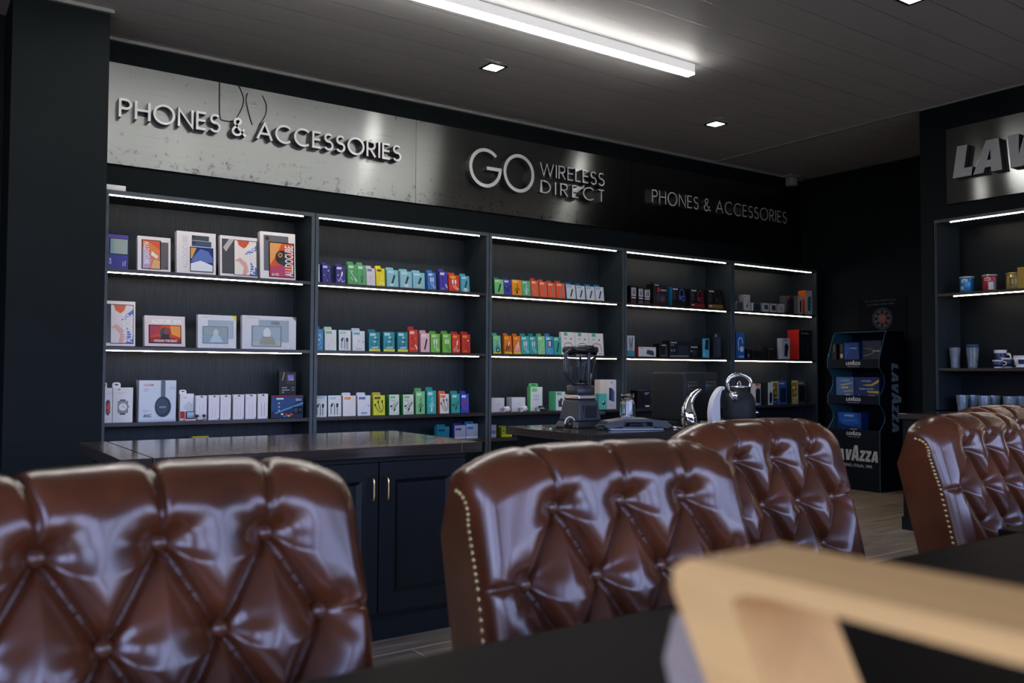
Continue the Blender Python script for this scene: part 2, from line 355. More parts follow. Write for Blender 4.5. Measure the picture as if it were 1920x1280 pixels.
q = MB()                                                            # glazed shop front behind the camera: sill, lintel and posts
q.box((XL, YB-0.12, 0), (XR, YB, WZ0), M['wall']); q.box((XL, YB-0.12, WZ1), (XR, YB, ZC), M['wall'])
xs = [XL]+[t for w_ in WIN for t in w_]+[XR]
for i in range(0, len(xs), 2): q.box((xs[i], YB-0.12, WZ0), (xs[i+1], YB, WZ1), M['wall'])
struct(q.build('wall_front'))
for k, (a, b) in enumerate(WIN):
    q = MB(); f = 0.045
    for (c, d) in (((a, YB-0.08, WZ0), (a+f, YB-0.02, WZ1)), ((b-f, YB-0.08, WZ0), (b, YB-0.02, WZ1)), ((a+f, YB-0.08, WZ0), (b-f, YB-0.02, WZ0+f)), ((a+f, YB-0.08, WZ1-f), (b-f, YB-0.02, WZ1)), (((a+b)/2-0.03, YB-0.08, WZ0+f), ((a+b)/2+0.03, YB-0.02, WZ1-f)), ((a+f, YB-0.08, 2.08), (b-f, YB-0.02, 2.13))):
        q.box(c, d, M['black'])
    struct(q.build('window_%d' % (k+1)))
slab('column', (0.455, 5.645, 0), (0.965, YW, ZC-0.002), M['wall'])
# block that carries the coffee shelving on the right, and its bulkhead
XB, YC = 6.8, 3.905
q = MB()
q.box((XB, 3.80, 0), (XR, YC, ZC), M['wall']); q.box((7.16, YB+0.3, 0), (7.26, 3.80, 2.37), M['wall']); q.box((XB, YB+0.3, 2.37), (XR, 3.80, ZC), M['wall'])
struct(q.build('wall_bulkhead'))
def cornice(name, a, b, m=M['trim']): q = MB(); q.box(a, b, m); return struct(q.build(name))
cornice('trim_1', (0.967, YW-0.026, ZC-0.022), (XR, YW, ZC), M['trim'])
cornice('trim_2', (0.20, 5.622, ZC-0.022), (0.985, 5.645, ZC), M['trim'])
cornice('trim_3', (XB-0.014, -1.0, ZC-0.012), (XB, YC, ZC), M['trim'])
cornice('trim_4', (XB-0.03, YC, ZC-0.010), (XB+0.01, YW-0.026, ZC), M['trim'])
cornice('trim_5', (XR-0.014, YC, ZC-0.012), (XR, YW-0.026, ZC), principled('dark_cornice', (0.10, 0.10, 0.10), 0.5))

# ------------------------------------------------------------------ wall shelving
BX = [0.972, 2.329, 3.786, 5.227, 6.653, 7.995]
YF, YI = 5.754, 6.095
ROWZ = {'top': 1.751, 'middle': 1.272, 'bottom': 0.803, 'low': 0.60}
BAY = ['first', 'second', 'third', 'fourth', 'fifth']
cab_lbl = ['dark oak shelving bay beside the column, holding tablet boxes', 'dark oak shelving bay with rows of colourful cable boxes, second from column',
           'dark oak shelving bay behind the blender, third from the column', 'dark oak shelving bay with black headphone boxes, behind the black oven', 'dark oak shelving bay at the far right end of the wall']
for k in range(5):
    x0, x1 = BX[k]+0.003, BX[k+1]-0.003
    r = tag(empty('shelving_unit', ((x0+x1)/2, YF, 0)), cab_lbl[k], 'shelves', 'dark shelving bays along the back wall')
    def P(name, a, b, m, fm=None):
        q = MB(); q.box((a[0]-(x0+x1)/2, a[1]-YF, a[2]), (b[0]-(x0+x1)/2, b[1]-YF, b[2]), m)
        if fm: q.box((a[0]-(x0+x1)/2, a[1]-YF-0.002, a[2]), (b[0]-(x0+x1)/2, a[1]-YF, b[2]), fm)
        return q.build(name, r)
    t = 0.024
    P('side_panel', (x0, YF, 0), (x0+t, YI, 2.232), M['cab'], M['edge']); P('side_panel', (x1-t, YF, 0), (x1, YI, 2.232), M['cab'], M['edge'])
    P('back_panel', (x0+t, YI-0.012, 0), (x1-t, YI, 2.205), M['cab'])
    P('top_panel', (x0+t, YF, 2.205), (x1-t, YI, 2.232), M['cab'], M['edge'])
    for zt in (1.751, 1.272, 0.803): P('shelf', (x0+t, YF+0.004, zt-0.022), (x1-t, YI-0.012, zt), M['board'])
    P('low_shelf', (x0+t, YF+0.004, 0.575), (x1-t, YI-0.012, 0.60), M['board'])
    P('plinth', (x0+t, YF+0.02, 0), (x1-t, YI-0.012, 0.575), M['cabpaint'])
    for zt in (2.205, 1.729, 1.250):
        P('led_strip', (x0+t+0.004, YF+0.016, zt-0.0052), (x1-t-0.055, YF+0.022, zt-0.0005), M['led'])

# ------------------------------------------------------------------ signs
def smooth2(p):
    a, _ = smooth_path([(u, v, 0) for u, v in p[:9]], 1); b, _ = smooth_path([(u, v, 0) for u, v in p[8:]], 1)
    return [(q_.x, q_.y) for q_ in a+b[1:]]
def glyph(c):                                                       # geometric strokes, cap height 1 -> (width, [(points, closed)])
    A = arc
    G = {
     'P': (.52, [([(0, 0), (0, 1)], 0), ([(0, .96), (.28, .96)]+A(.28, .72, .24, .24, 90, -90)+[(0, .48)], 0)]),
     'H': (.66, [([(0, 0), (0, 1)], 0), ([(.66, 0), (.66, 1)], 0), ([(0, .52), (.66, .52)], 0)]),
     'O': (1.0, [(A(.5, .5, .5, .5, 0, 360, 40)[:-1], 1)]),
     'N': (.70, [([(0, 0), (0, .96), (.70, .04), (.70, 1)], 0)]),
     'E': (.46, [([(.46, .04), (0, .04), (0, .96), (.46, .96)], 0), ([(0, .52), (.44, .52)], 0)]),
     'S': (.50, [(A(.25, .73, .22, .23, 35, 270, 16)+A(.25, .27, .25, .25, 90, -150, 18), 0)]),
     'A': (.84, [([(0, 0), (.42, .97), (.84, 0)], 0), ([(.17, .34), (.67, .34)], 0)]),
     'C': (.86, [(A(.5, .5, .5, .5, 48, 312, 30), 0)]),
     'R': (.54, [([(0, 0), (0, 1)], 0), ([(0, .96), (.26, .96)]+A(.26, .72, .24, .24, 90, -90)+[(0, .48)], 0), ([(.20, .48), (.54, 0)], 0)]),
     'I': (.0, [([(0, 0), (0, 1)], 0)]),
     'W': (1.12, [([(0, 1), (.29, .05), (.56, .95), (.83, .05), (1.12, 1)], 0)]),
     'L': (.42, [([(0, 1), (0, .04), (.42, .04)], 0)]),
     'D': (.70, [([(.0, .04), (0, .96), (.24, .96)]+A(.24, .5, .46, .46, 90, -90, 20)+[(0, .04)], 1)]),
     'T': (.46, [([(.23, 0), (.23, .96)], 0), ([(0, .96), (.46, .96)], 0)]),
     'G': (1.0, [(A(.5, .5, .5, .5, 45, 360, 34)+[(.54, .5)], 0)]),
     '&': (.76, [(smooth2([(.76, 0), (.48, .30), (.24, .58), (.15, .74), (.19, .90), (.33, .97), (.46, .90), (.47, .77), (.38, .64), (.16, .45), (.05, .28), (.07, .12), (.22, .02), (.40, .05), (.56, .20), (.68, .42)]), 0)]),
    }
    return G[c]
def lettering(parent, s, x0, x1, z0, z1, y, depth, stroke, gap=.22, space=.5, face=M['silver'], side=M['black']):
    h = z1-z0; adv = []; x = 0.0
    for ch in s:
        if ch == ' ': x += space; continue
        w = glyph(ch)[0]; adv.append((ch, x)); x += w+gap
    tot = x-gap; kx = (x1-x0)/tot
    for ch, u in adv:
        q = MB(); ox = x0+u*kx
        fr = lambda a, b, w, ox=ox: (a*kx, w, b*h)
        for i, (pts, closed) in enumerate(glyph(ch)[1]):
            pts = [(p[0], p[1]) for p in pts]
            q.ribbon(pts, stroke, face, fr, z=-0.0004*i, closed=bool(closed), depth=depth-0.001, side=side)
        q.build('letter', parent, (ox-parent.location.x, y-parent.location.y, z0-parent.location.z))
PY = YW-0.02
def sign(x0, x1, label):
    r = tag(empty('shop_sign', ((x0+x1)/2, PY, 2.467)), label, 'sign', 'steel fascia signs above the shelving')
    q = MB(); q.box((x0-(x0+x1)/2, 0, 0), (x1-(x0+x1)/2, 0.019, 0.665), M['steel'])
    q.build('panel', r); return r
s1 = sign(0.985, 3.297, 'smudged brushed steel sign with large PHONES & ACCESSORIES lettering beside the column')
lettering(s1, 'PHONES & ACCESSORIES', 1.10, 3.13, 2.765, 2.885, PY-0.062, 0.062, .13, gap=.26, space=.42)
q = MB()                                                            # thin loose cables hanging over the first sign
wp = lambda pts: [tuple(at_y(180+u*.3229, 90+v*.3229, PY-.006)-Vector(s1.location)) for u, v in pts]
for pts in ([(718, 196), (718, 300), (720, 395), (738, 420), (800, 420), (842, 360), (858, 300), (840, 240), (826, 214)], [(880, 262), (872, 300), (888, 380), (908, 446)], [(948, 446), (984, 390), (990, 330), (966, 276)]):
    q.tube(wp(pts), .0035, M['black'], 6)
q.build('cable', s1)
s2 = sign(3.301, 5.612, 'dark steel sign in the middle reading GO WIRELESS DIRECT')
lettering(s2, 'GO', 3.78, 4.415, 2.675, 2.975, PY-0.055, 0.055, .098, gap=.16)
lettering(s2, 'WIRELESS', 4.50, 5.23, 2.838, 2.955, PY-0.05, 0.05, .095, gap=.24)
lettering(s2, 'DIRECT', 4.51, 5.23, 2.690, 2.800, PY-0.05, 0.05, .095, gap=.42)
s3 = sign(5.616, 8.02, 'dark steel sign at the far end with smaller PHONES & ACCESSORIES lettering')
lettering(s3, 'PHONES & ACCESSORIES', 5.84, 7.85, 2.76, 2.885, PY-0.05, 0.05, .085, gap=.26, space=.42)
# white plastic cover lying on the shelving top, next to the column
q = MB(); q.rbox((-0.065, -0.012, 0), (0.06, 0.012, 0.034), M['white'], 0.003); tag(q.build('cable_cover', loc=(1.035, 5.775, 2.2325)), 'small white plastic strip lying on top of the first shelving bay', 'plastic strip')

LAV = {'L': (.66, [[(0, 0), (.62, 0), (.62, .27), (.34, .27), (.34, 1), (0, 1)]]),
       'A': (.92, [[(0, 0), (.33, 0), (.44, .72), (.42, 1), (.26, 1)], [(.42, 1), (.44, .72), (.57, 0), (.92, 0), (.66, 1)], [(.28, .16), (.64, .16), (.60, .38), (.32, .38)]]),
       'V': (.86, [[(0, 1), (.34, 1), (.43, .38), (.45, 0), (.24, 0)], [(.43, .38), (.52, 1), (.86, 1), (.62, 0), (.45, 0)]]),
       'Z': (.70, [[(0, 0), (.68, 0), (.68, .25), (.02, .25)], [(.02, 1), (.02, .75), (.70, .75), (.70, 1)], [(0, .22), (.36, .22), (.70, .78), (.34, .78)]])}
def lav_polys(word='LAVAZZA', big=True):
    out = []; x = 0
    for i, ch in enumerate(word):
        w, ps = LAV[ch]; k = 1.42 if (big and ch == 'A' and i == 3) else 1.0
        kw = 1.12 if k > 1 else 1.0
        for p in ps: out.append([(x+u*kw+0.16*v, v*k-(0.0)) for u, v in p])
        x += w*kw+(.02 if ch in 'AV' else .06)
    return out, x
def ccw(p):
    a = sum(p[i][0]*p[(i+1) % len(p)][1]-p[(i+1) % len(p)][0]*p[i][1] for i in range(len(p))); return p if a > 0 else p[::-1]
def lav_flat(q, m, fr, u0, v0, w, h, z=0.0):
    ps, W_ = lav_polys()
    for i, p in enumerate(ps): q.add([fr(u0+a/W_*w, v0+b*h, z-0.00008*i) for a, b in ccw(p)], [tuple(range(len(p)))], m)
r = tag(empty('coffee_sign', (XB-0.02, 2.6, 2.42)), 'steel coffee sign with thick slanted grey LAVAZZA letters on the right wall', 'sign')
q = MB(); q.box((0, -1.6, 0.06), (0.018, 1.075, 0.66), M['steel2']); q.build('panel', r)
ps, W_ = lav_polys(big=False); x = 0
grey = principled('grey_letter_face', (0.42, 0.43, 0.47), 0.45, 0.1, noise=0.05)
for i, ch in enumerate('LAVAZZA'):
    w, pp = LAV[ch]; q = MB(); kz = 0.245; ky = 0.235
    for j, p in enumerate(pp):
        q.extrude(ccw([(u+.16*v, v) for u, v in p]), grey, lambda u, v, d: (-0.06+d+0.0004*j, -u*ky, v*kz), 0.055, M['black'], back=False)
    q.build('letter', r, (0, 3.592-2.6-x*ky, 2.665-2.42)); x += w+.02
# ------------------------------------------------------------------ packaging
def deco(q, items, w, h, y0=0.0, face=None):
    """printed artwork on a box front: (u,v) in 0..1 of the face, layers a hair apart"""
    fr = face or (lambda u, v, z: (u, y0+z, v)); k = 0
    for it in items:
        k += 1; z = -0.00035*k; t = it[0]
        if t == 'r': _, u0, v0, u1, v1, c = it; q.add([fr(u0*w, v0*h, z), fr(u1*w, v0*h, z), fr(u1*w, v1*h, z), fr(u0*w, v1*h, z)], [(0, 1, 2, 3)], card(c))
        elif t == 'g': _, u0, v0, u1, v1, c = it; q.add([fr(u0*w, v0*h, z), fr(u1*w, v0*h, z), fr(u1*w, v1*h, z), fr(u0*w, v1*h, z)], [(0, 1, 2, 3)], card(c, 0.2))
        elif t == 'p': _, p, c = it; p = ccw(p); q.add([fr(u*w, v*h, z) for u, v in p], [tuple(range(len(p)))], card(c))
        elif t == 's': _, p, wd, c = it; q.ribbon([(u*w, v*h) for u, v in p], wd*w, card(c), fr, z=z)
        elif t == 'c': _, u, v, ru, rv, c = it; q.add([fr(u*w+ru*w*cos(2*pi*i/18), v*h+rv*w*sin(2*pi*i/18), z) for i in range(18)], [tuple(range(18))], card(c))
        elif t == 't':
            _, s_, u, v, sz, c = it[:6]; rot = it[6] if len(it) > 6 else 0; al = it[7] if len(it) > 7 else 'l'; bd = it[8] if len(it) > 8 else True; wd = it[9]*(h if rot in (90, -90) else w) if len(it) > 9 and it[9] else None
            q.text(s_, card(c), fr, u*w, v*h, sz*h, z, rad(rot), al, bd, wd)

def carton(name, w, h, d, front, side=None, art=(), lean=0.0, tab=None, tabcol=None, hole=True, top=None, sideart=None):
    """a folded card box, base at the local origin, front at y = 0 facing -y; tab = hang tab width share"""
    q = MB(); side = side or front
    hb = h*(0.87 if tab else 1.0)
    f, s, t = card(front), card(side), card(top or side); e = 0.0012
    q.rbox((0, 0, 0), (w, d, hb), s, min(0.002, w*0.05), 1, False)
    q.add([(e, -0.0002, e), (w-e, -0.0002, e), (w-e, -0.0002, hb-e), (e, -0.0002, hb-e)], [(0, 1, 2, 3)], f)
    if top: q.add([(e, e, hb+.0003), (w-e, e, hb+.0003), (w-e, d-e, hb+.0003), (e, d-e, hb+.0003)], [(0, 1, 2, 3)], t)
    if tab:
        tw, tc = w*tab, card(tabcol or side); r = min(tw*.3, h*.06); z0 = hb-0.004
        poly = [(0.0, z0), (tw, z0)]+arc(tw-r, h-r, r, r, 0, 90, 6)+arc(r, h-r, r, r, 90, 180, 6)
        q.extrude(poly, tc, lambda u, v, z: (u, z+d*.35, v), min(0.012, d*.4))
        if hole: q.rbox((tw*.28, d*.35-.0012, h*.928), (tw*.72, d*.35+.001, h*.96), card('#1a1d22'), 0.0008, 1, False)
    deco(q, art, w, hb, -0.0002)
    if sideart: deco(q, sideart, d, hb, 0, lambda u, v, z: (z-0.0003, d-u, v))
    o = q.build(name)
    return o, d
BAYX = BX
def ordinal(n): return ['first', 'second', 'third', 'fourth', 'fifth', 'sixth', 'seventh', 'eighth', 'ninth', 'tenth', 'eleventh', 'twelfth', 'thirteenth', 'fourteenth'][n]
def put(bay, row, xl, xr, yt, yb, desc, cat, name, front, side=None, art=(), d=0.05, lean=0.0, tab=None, tabcol=None, group=None, y=5.80, z=None, label=None, n=None, hole=True, top=None, sideart=None):
    """stand a carton on a shelf: its left and right edge and its top come from the photo, its depth plane is the shelf's"""
    Y = y; a = at_y(xl, yb, Y); b = at_y(xr, yb, Y); zs = (ROWZ[row] if z is None else z)+0.0006
    lo, hi = BX[bay]+.0285, BX[bay+1]-.0285
    a.x = max(a.x, lo)
    if b.x > hi: a.x -= b.x-hi; b.x = hi
    h = (yb-yt)/FPX*((Vector((a.x+b.x, 2*Y, 0))/2).dot(fwd))/cos(lean)
    o, d = carton(name, b.x-a.x, h, d, front, side, art, lean, tab, tabcol, hole, top, sideart)
    zb = d*sin(lean)
    o.location = (a.x, Y+d*(1-cos(lean)) if False else Y, zs + (zb if lean else 0)); o.rotation_euler = (-lean, 0, 0)
    tag(o, label or '%s, %s from left on %s shelf of %s bay' % (desc, ordinal(n), row, BAY[bay]), cat, group)
    return o
# --- artwork pieces
def logo(c, u0=.10, v0=.80, u1=.60, v1=.93, bg=None):
    L = []
    if bg: L.append(('r', u0-.04, v0-.02, u1+.04, v1+.02, bg))
    n = 4; w_ = (u1-u0)/n
    for i in range(n): L.append(('r', u0+i*w_+.006, v0+.012*(i % 2), u0+(i+1)*w_-.012, v1, c))
    return L
def cable(kind, c, plug='#e8e8ea', w=.045):
    S_ = []
    if kind == 'hook': pts = [(.22, .10), (.22, .5)]+[(.22+.13-.13*cos(rad(a)), .5+.12*sin(rad(a))) for a in range(0, 181, 30)]+[(.48, .08)]; S_ = [('s', pts, w, c), ('r', .24, .46, .34, .62, plug), ('s', [(.68, .08), (.68, .5)], w, c), ('r', .60, .44, .76, .62, plug)]
    elif kind == 'x': S_ = [('s', [(.25, .70), (.5, .45), (.80, .20)], w, c), ('p', [(.62, .34), (.74, .20), (.90, .10), (.94, .17), (.78, .32)], plug), ('s', [(.5, .45), (.30, .62), (.56, .66)], w, c), ('s', [(.25, .35), (.50, .20)], w, c)]
    elif kind == 'loop': S_ = [('s', [(.20, .42)]+[(.42+.24*cos(rad(a)), .38+.12*sin(rad(a))) for a in range(160, 480, 20)]+[(.80, .62), (.46, .72)], w, c), ('r', .40, .46, .62, .54, plug), ('r', .46, .68, .66, .76, plug)]
    elif kind == 'zig': S_ = [('s', [(.12, .22), (.30, .12), (.46, .32), (.64, .08), (.90, .16)], w, c), ('s', [(.46, .32), (.62, .48), (.58, .62)], w, c), ('p', [(.50, .46), (.62, .40), (.72, .62), (.62, .70)], plug)]
    elif kind == 's': S_ = [('s', [(.70, .62), (.66, .46), (.50, .40), (.56, .28), (.78, .18), (.60, .08)], w, c), ('c', .70, .66, .08, .08, plug)]
    elif kind == 'pair': S_ = [('s', [(.36, .48), (.40, .30), (.60, .16), (.84, .06)], w, c), ('s', [(.62, .50), (.60, .32), (.74, .20), (.92, .12)], w, c), ('r', .28, .46, .44, .70, plug), ('r', .54, .46, .70, .70, plug)]
    elif kind == 'fan': S_ = [('s', [(.14, .50), (.34, .28), (.58, .14), (.74, .18)], w, c), ('s', [(.40, .64), (.52, .36), (.74, .18)], w, c), ('s', [(.74, .66), (.86, .40), (.74, .18)], w, c), ('r', .34, .60, .46, .74, plug), ('r', .68, .62, .80, .76, plug), ('r', .08, .46, .20, .58, plug)]
    elif kind == 'plug': S_ = [('p', [(.52, .36), (.64, .34), (.70, .62), (.60, .64)], c)]
    elif kind == 'three': S_ = [('s', [(.12, .40), (.36, .44), (.56, .60)], w, c), ('s', [(.20, .28), (.54, .40), (.84, .66)], w, c), ('s', [(.50, .20), (.62, .40), (.90, .60)], w, c), ('p', [(.10, .36), (.28, .40), (.24, .50), (.08, .44)], c), ('p', [(.44, .14), (.62, .28), (.56, .36), (.40, .24)], c)]
    elif kind == 'tangle': S_ = [('s', [(.62, .72), (.48, .62), (.60, .50), (.34, .40), (.30, .32), (.60, .30), (.74, .40), (.52, .44), (.44, .22)], w*1.1, c), ('p', [(.36, .10), (.54, .10), (.58, .26), (.44, .28)], c)]
    elif kind == 'rod': S_ = [('p', [(.34, .16), (.48, .12), (.74, .66), (.60, .72)], c)]
    elif kind == 'pale': S_ = [('s', [(.24, .14), (.40, .30), (.52, .46), (.80, .60)], .03, c)]
    return S_
CAB = 'boxed charging cables on the shelves'
def hoco(bay, row, n, xl, xr, yt, yb, colname, front, side=None, lg='#f2f2f4', kind='pale', cc='#202226', plug='#e8e8ea', tab=.64, extra=(), what='cable box', lean=.0, d=.045, tabcol=None, logobg=None, desc=None, group=CAB, hole=False, cat='cable box', name='cable_box'):
    art = logo(lg, bg=logobg)+list(cable(kind, cc, plug))+list(extra)
    return put(bay, row, xl, xr, yt, yb, desc or '%s %s' % (colname, what), cat, name, front, side, art, d, lean, tab, tabcol, group, n=n, hole=hole)

# ===== first bay, top shelf: tablet boxes
TAB = 'tablet boxes in the first bay'
LN = rad(4)
def tablet_wave(u0, v0, u1, v1, a='#f4efe9', b='#d8552e', c='#6f86c9', d='#e0a9a0'):
    X = lambda t: u0+(u1-u0)*t; Y = lambda t: v0+(v1-v0)*t
    return [('g', u0-.02, v0-.015, u1+.02, v1+.015, '#1c1d22'), ('g', u0, v0, u1, v1, a),
            ('p', [(X(.12), Y(1)), (X(.20), Y(.86)), (X(.42), Y(.78)), (X(.60), Y(.86)), (X(.68), Y(1))], b),
            ('p', [(X(1), Y(.90)), (X(.62), Y(.72)), (X(.46), Y(.60)), (X(.70), Y(.62)), (X(1), Y(.74))], c),
            ('p', [(X(0), Y(.40)), (X(.25), Y(.5)), (X(.55), Y(.35)), (X(.65), Y(.1)), (X(.5), Y(0)), (X(.35), Y(0)), (X(.42), Y(.22)), (X(.2), Y(.38))], d),
            ('p', [(X(.68), Y(0)), (X(.74), Y(.25)), (X(.70), Y(.44)), (X(.84), Y(.30)), (X(1), Y(.22)), (X(1), Y(0))], '#4f6fc0')]
put(0, 'top', 194.5, 240, 438, 503, '', 'tablet box', 'tablet_box', '#3f409c', '#34357f', [('r', .03, .70, .97, 1, '#5a4bb0'), ('g', .10, .42, .98, .90, '#20242c'), ('g', .16, .45, .96, .88, '#a9b8ae'), ('p', [(.16, .45), (.34, .45), (.26, .88), (.16, .88)], '#7fb0b0'), ('t', 'Q.66', .20, .14, .06, '#e8e8f4', 90), ('t', 'Simple', .78, .10, .035, '#e8e8f4', 90), ('t', '& Smart', .88, .10, .035, '#e8e8f4', 90)], .045, 0, group=TAB, label='blue and purple tablet box at the far left of the top shelf by the column')
put(0, 'top', 257.7, 320, 441.6, 507, '', 'tablet box', 'tablet_box', '#ece6e6', '#d5cfd2', [('g', .60, .06, .93, .86, '#6b666c'), ('c', .86, .12, .03, .03, '#2b2b30'), ('g', .12, .05, .70, .90, '#1d1b20'), ('g', .15, .07, .67, .88, '#e98a5a'), ('p', [(.15, .88), (.67, .88), (.67, .62), (.40, .80)], '#e5582c'), ('p', [(.15, .07), (.15, .70), (.34, .50), (.42, .30), (.34, .07)], '#b9a3cc'), ('p', [(.42, .58), (.62, .44), (.58, .36), (.40, .46)], '#f1ede8'), ('p', [(.40, .07), (.48, .34), (.67, .30), (.67, .07)], '#e8b27e'), ('t', 'ALLDOCUBE', .20, .85, .13, '#f4f0f2', -90, 'l', True, .66)], .04, LN, group=TAB, label='white tablet box with orange screen and upside-down ALLDOCUBE lettering')
put(0, 'top', 331, 405, 435, 514.5, '', 'tablet box', 'tablet_box', '#ebe6e8', '#cfc9cd', [('t', 'ALLDOCUBE', .28, .10, .12, '#cfccd2', 90, 'l', True, .80), ('g', .38, .80, .82, .92, '#4e565c'), ('c', .43, .88, .035, .03, '#15171b'), ('g', .38, .66, .88, .79, '#4a5f7e'), ('c', .44, .74, .04, .04, '#1b222c'), ('g', .33, .05, .93, .64, '#1a1e26'), ('g', .35, .07, .91, .62, '#27408a'), ('p', [(.35, .62), (.50, .62), (.38, .36), (.35, .36)], '#d9a545'), ('p', [(.42, .40), (.60, .60), (.80, .55), (.91, .40), (.91, .28), (.35, .28)], '#5b74b8'), ('p', [(.35, .07), (.35, .24), (.60, .32), (.91, .22), (.91, .07)], '#e9edf4')], .05, LN, group=TAB, label='tall white tablet box with blue landscape screen, centre of the top shelf in first bay')
put(0, 'top', 412.5, 483, 443, 519.5, '', 'tablet box', 'tablet_box', '#eae4e4', '#cbc5c8', [('g', .05, .06, .40, .92, '#55555a'), ('p', [(.08, .70), (.24, .92), (.38, .92), (.16, .60)], '#b9b6b6')]+tablet_wave(.38, .05, .97, .90)+[('t', 'ALLDOCUBE', .92, .07, .19, '#f6f4f6', 90, 'l', True, .74)], .045, LN, group=TAB, label='white tablet box with pale marbled screen and vertical ALLDOCUBE lettering on the top shelf')
put(0, 'top', 488, 554.5, 436.5, 525.5, '', 'tablet box', 'tablet_box', '#ece6e6', '#cfc8cb', [('g', .10, .17, .80, .93, '#6e7078'), ('c', .20, .86, .06, .06, '#1b1c20'), ('g', .24, .04, .96, .79, '#2a1a1e'), ('g', .27, .055, .93, .77, '#e0663a'), ('p', [(.27, .77), (.27, .30), (.45, .50), (.60, .77)], '#efa75a'), ('p', [(.27, .055), (.27, .26), (.60, .30), (.93, .10), (.93, .055)], '#c0456a'), ('c', .62, .47, .20, .20, '#1c2430'), ('c', .56, .52, .07, .07, '#d68a2a'), ('c', .56, .52, .03, .03, '#17181c'), ('p', [(.50, .36), (.72, .26), (.86, .36), (.80, .52), (.62, .40)], '#2f3440'), ('t', 'ALLDOCUBE', .92, .07, .18, '#faf6f8', 90, 'l', True, .66), ('t', '6+D', .32, .07, .06, '#f6eef0')], .05, LN, group=TAB, label='white tablet box with red and orange bird-eye screen, rightmost on top shelf of first bay')
# ===== first bay, middle shelf
put(0, 'middle', 189, 253.6, 564, 649, '', 'tablet box', 'tablet_box', '#ece5e4', '#d0cacc', [('g', .0, .07, .18, .93, '#3c3c42'), ('c', .06, .86, .04, .04, '#15151a')]+tablet_wave(.19, .07, .92, .91, '#e9e2e4', '#dd6a3c', '#5a78c4', '#dfb0aa')+[('t', 'ALLDOCUBE', .90, .09, .20, '#f4f2f6', 90, 'l', True, .62)], .045, LN, group=TAB, label='white tablet box with marbled screen, leftmost on the middle shelf of first bay')
put(0, 'middle', 271, 347.6, 593.7, 651.5, '', 'tablet box', 'tablet_box', '#d9d0cf', '#c4bbbd', [('t', 'ALLDOCUBE', .18, .76, .13, '#f8f4f4', 0, 'l', True, .46), ('t', '50-90', .72, .76, .11, '#f8f4f4', 0, 'l', True, .18), ('g', .10, .10, .90, .70, '#1b1417'), ('g', .12, .12, .88, .68, '#d4562a'), ('p', [(.12, .68), (.12, .30), (.36, .45), (.40, .68)], '#a8324a'), ('p', [(.62, .68), (.66, .40), (.88, .30), (.88, .68)], '#e8943a'), ('p', [(.12, .12), (.12, .28), (.50, .34), (.88, .24), (.88, .12)], '#8e2338'), ('c', .50, .44, .13, .15, '#3a4a4c'), ('c', .55, .50, .08, .09, '#8f3a3a'), ('p', [(.38, .22), (.62, .22), (.58, .40), (.42, .40)], '#2a2a30'), ('t', 'UNLEASH THE BEAST', .22, .15, .075, '#f8f0f0', 0, 'l', True, .58)], .05, rad(7), group=TAB, label='small white tablet box with red screen reading UNLEASH THE BEAST')
put(0, 'middle', 370.5, 443, 592.6, 655, '', 'tablet box', 'tablet_box', '#d8dce4', '#c3c6d0', [('r', .12, .92, .40, .945, '#e2b4b4'), ('p', [(.86, 1), (1, 1), (1, .82)], '#e3d23a'), ('g', .26, .30, .92, .84, '#8fa0a8'), ('g', .28, .32, .90, .82, '#9aabb2'), ('g', .12, .14, .78, .66, '#55646c'), ('g', .14, .16, .76, .64, '#8298a2'), ('p', [(.14, .44), (.76, .34), (.76, .64), (.14, .64)], '#93a4a8'), ('c', .46, .46, .07, .10, '#c4d2da'), ('p', [(.30, .18), (.64, .18), (.56, .38), (.38, .38)], '#b5cbd8'), ('t', 'RT3 Plus', .36, .045, .075, '#f4f6fa', 0, 'l', True, .30)], .04, rad(2), group=TAB, label='pale grey tablet box with soldier picture and yellow corner, third on the middle shelf')
put(0, 'middle', 453.5, 555, 596, 658.5, '', 'tablet box', 'tablet_box', '#d6d9e1', '#c3c6d0', [('r', .08, .92, .28, .945, '#e2b4b4'), ('p', [(.92, 1), (1, 1), (1, .86)], '#5e6b2a'), ('g', .30, .22, .86, .88, '#8e9ca4'), ('r', .52, .74, .68, .84, '#7b888f'), ('g', .17, .08, .72, .70, '#4f5c63'), ('g', .19, .10, .70, .68, '#8ea2aa'), ('p', [(.19, .10), (.19, .22), (.70, .26), (.70, .10)], '#b4b8ae'), ('c', .45, .48, .07, .10, '#d8e0e4'), ('p', [(.30, .14), (.62, .14), (.56, .38), (.36, .38)], '#9a9a8e'), ('t', 'RT3', .84, .06, .075, '#f4f6fa', 0, 'l', True)], .04, rad(1), group=TAB, label='wide pale grey tablet box with astronaut picture, rightmost on the middle shelf')
# ===== first bay, bottom shelf
def watchart(strap, bodyc, facec, heart):
    L = [('r', .35, .22, .63, .29, strap), ('r', .35, .60, .63, .66, strap), ('g', .24, .27, .76, .62, bodyc)]
    if facec == 'round': L += [('c', .5, .445, .20, .20, '#dfe4e4'), ('s', [(.5, .5), (.5, .445), (.6, .42)], .02, '#555b60'), ('r', .76, .42, .82, .48, bodyc)]
    else: L += [('g', .28, .29, .73, .60, '#c84a34'), ('c', .42, .36, .12, .12, '#1f2c44'), ('p', [(.28, .60), (.28, .46), (.45, .55), (.60, .60)], '#20242c')]
    if heart: L += [('p', [(.22, .96), (.30, .91), (.38, .96), (.34, .98), (.30, .965), (.26, .98)], '#b99a58')]
    return L+[('t', 'Smart Watch', .20, .84, .025, '#8b8f96', 0, 'l', False)]+[('r', .14+.15*i, .07, .20+.15*i, .09, '#c9ccd2') for i in range(5)]
WG = 'smart watch boxes in the first bay'
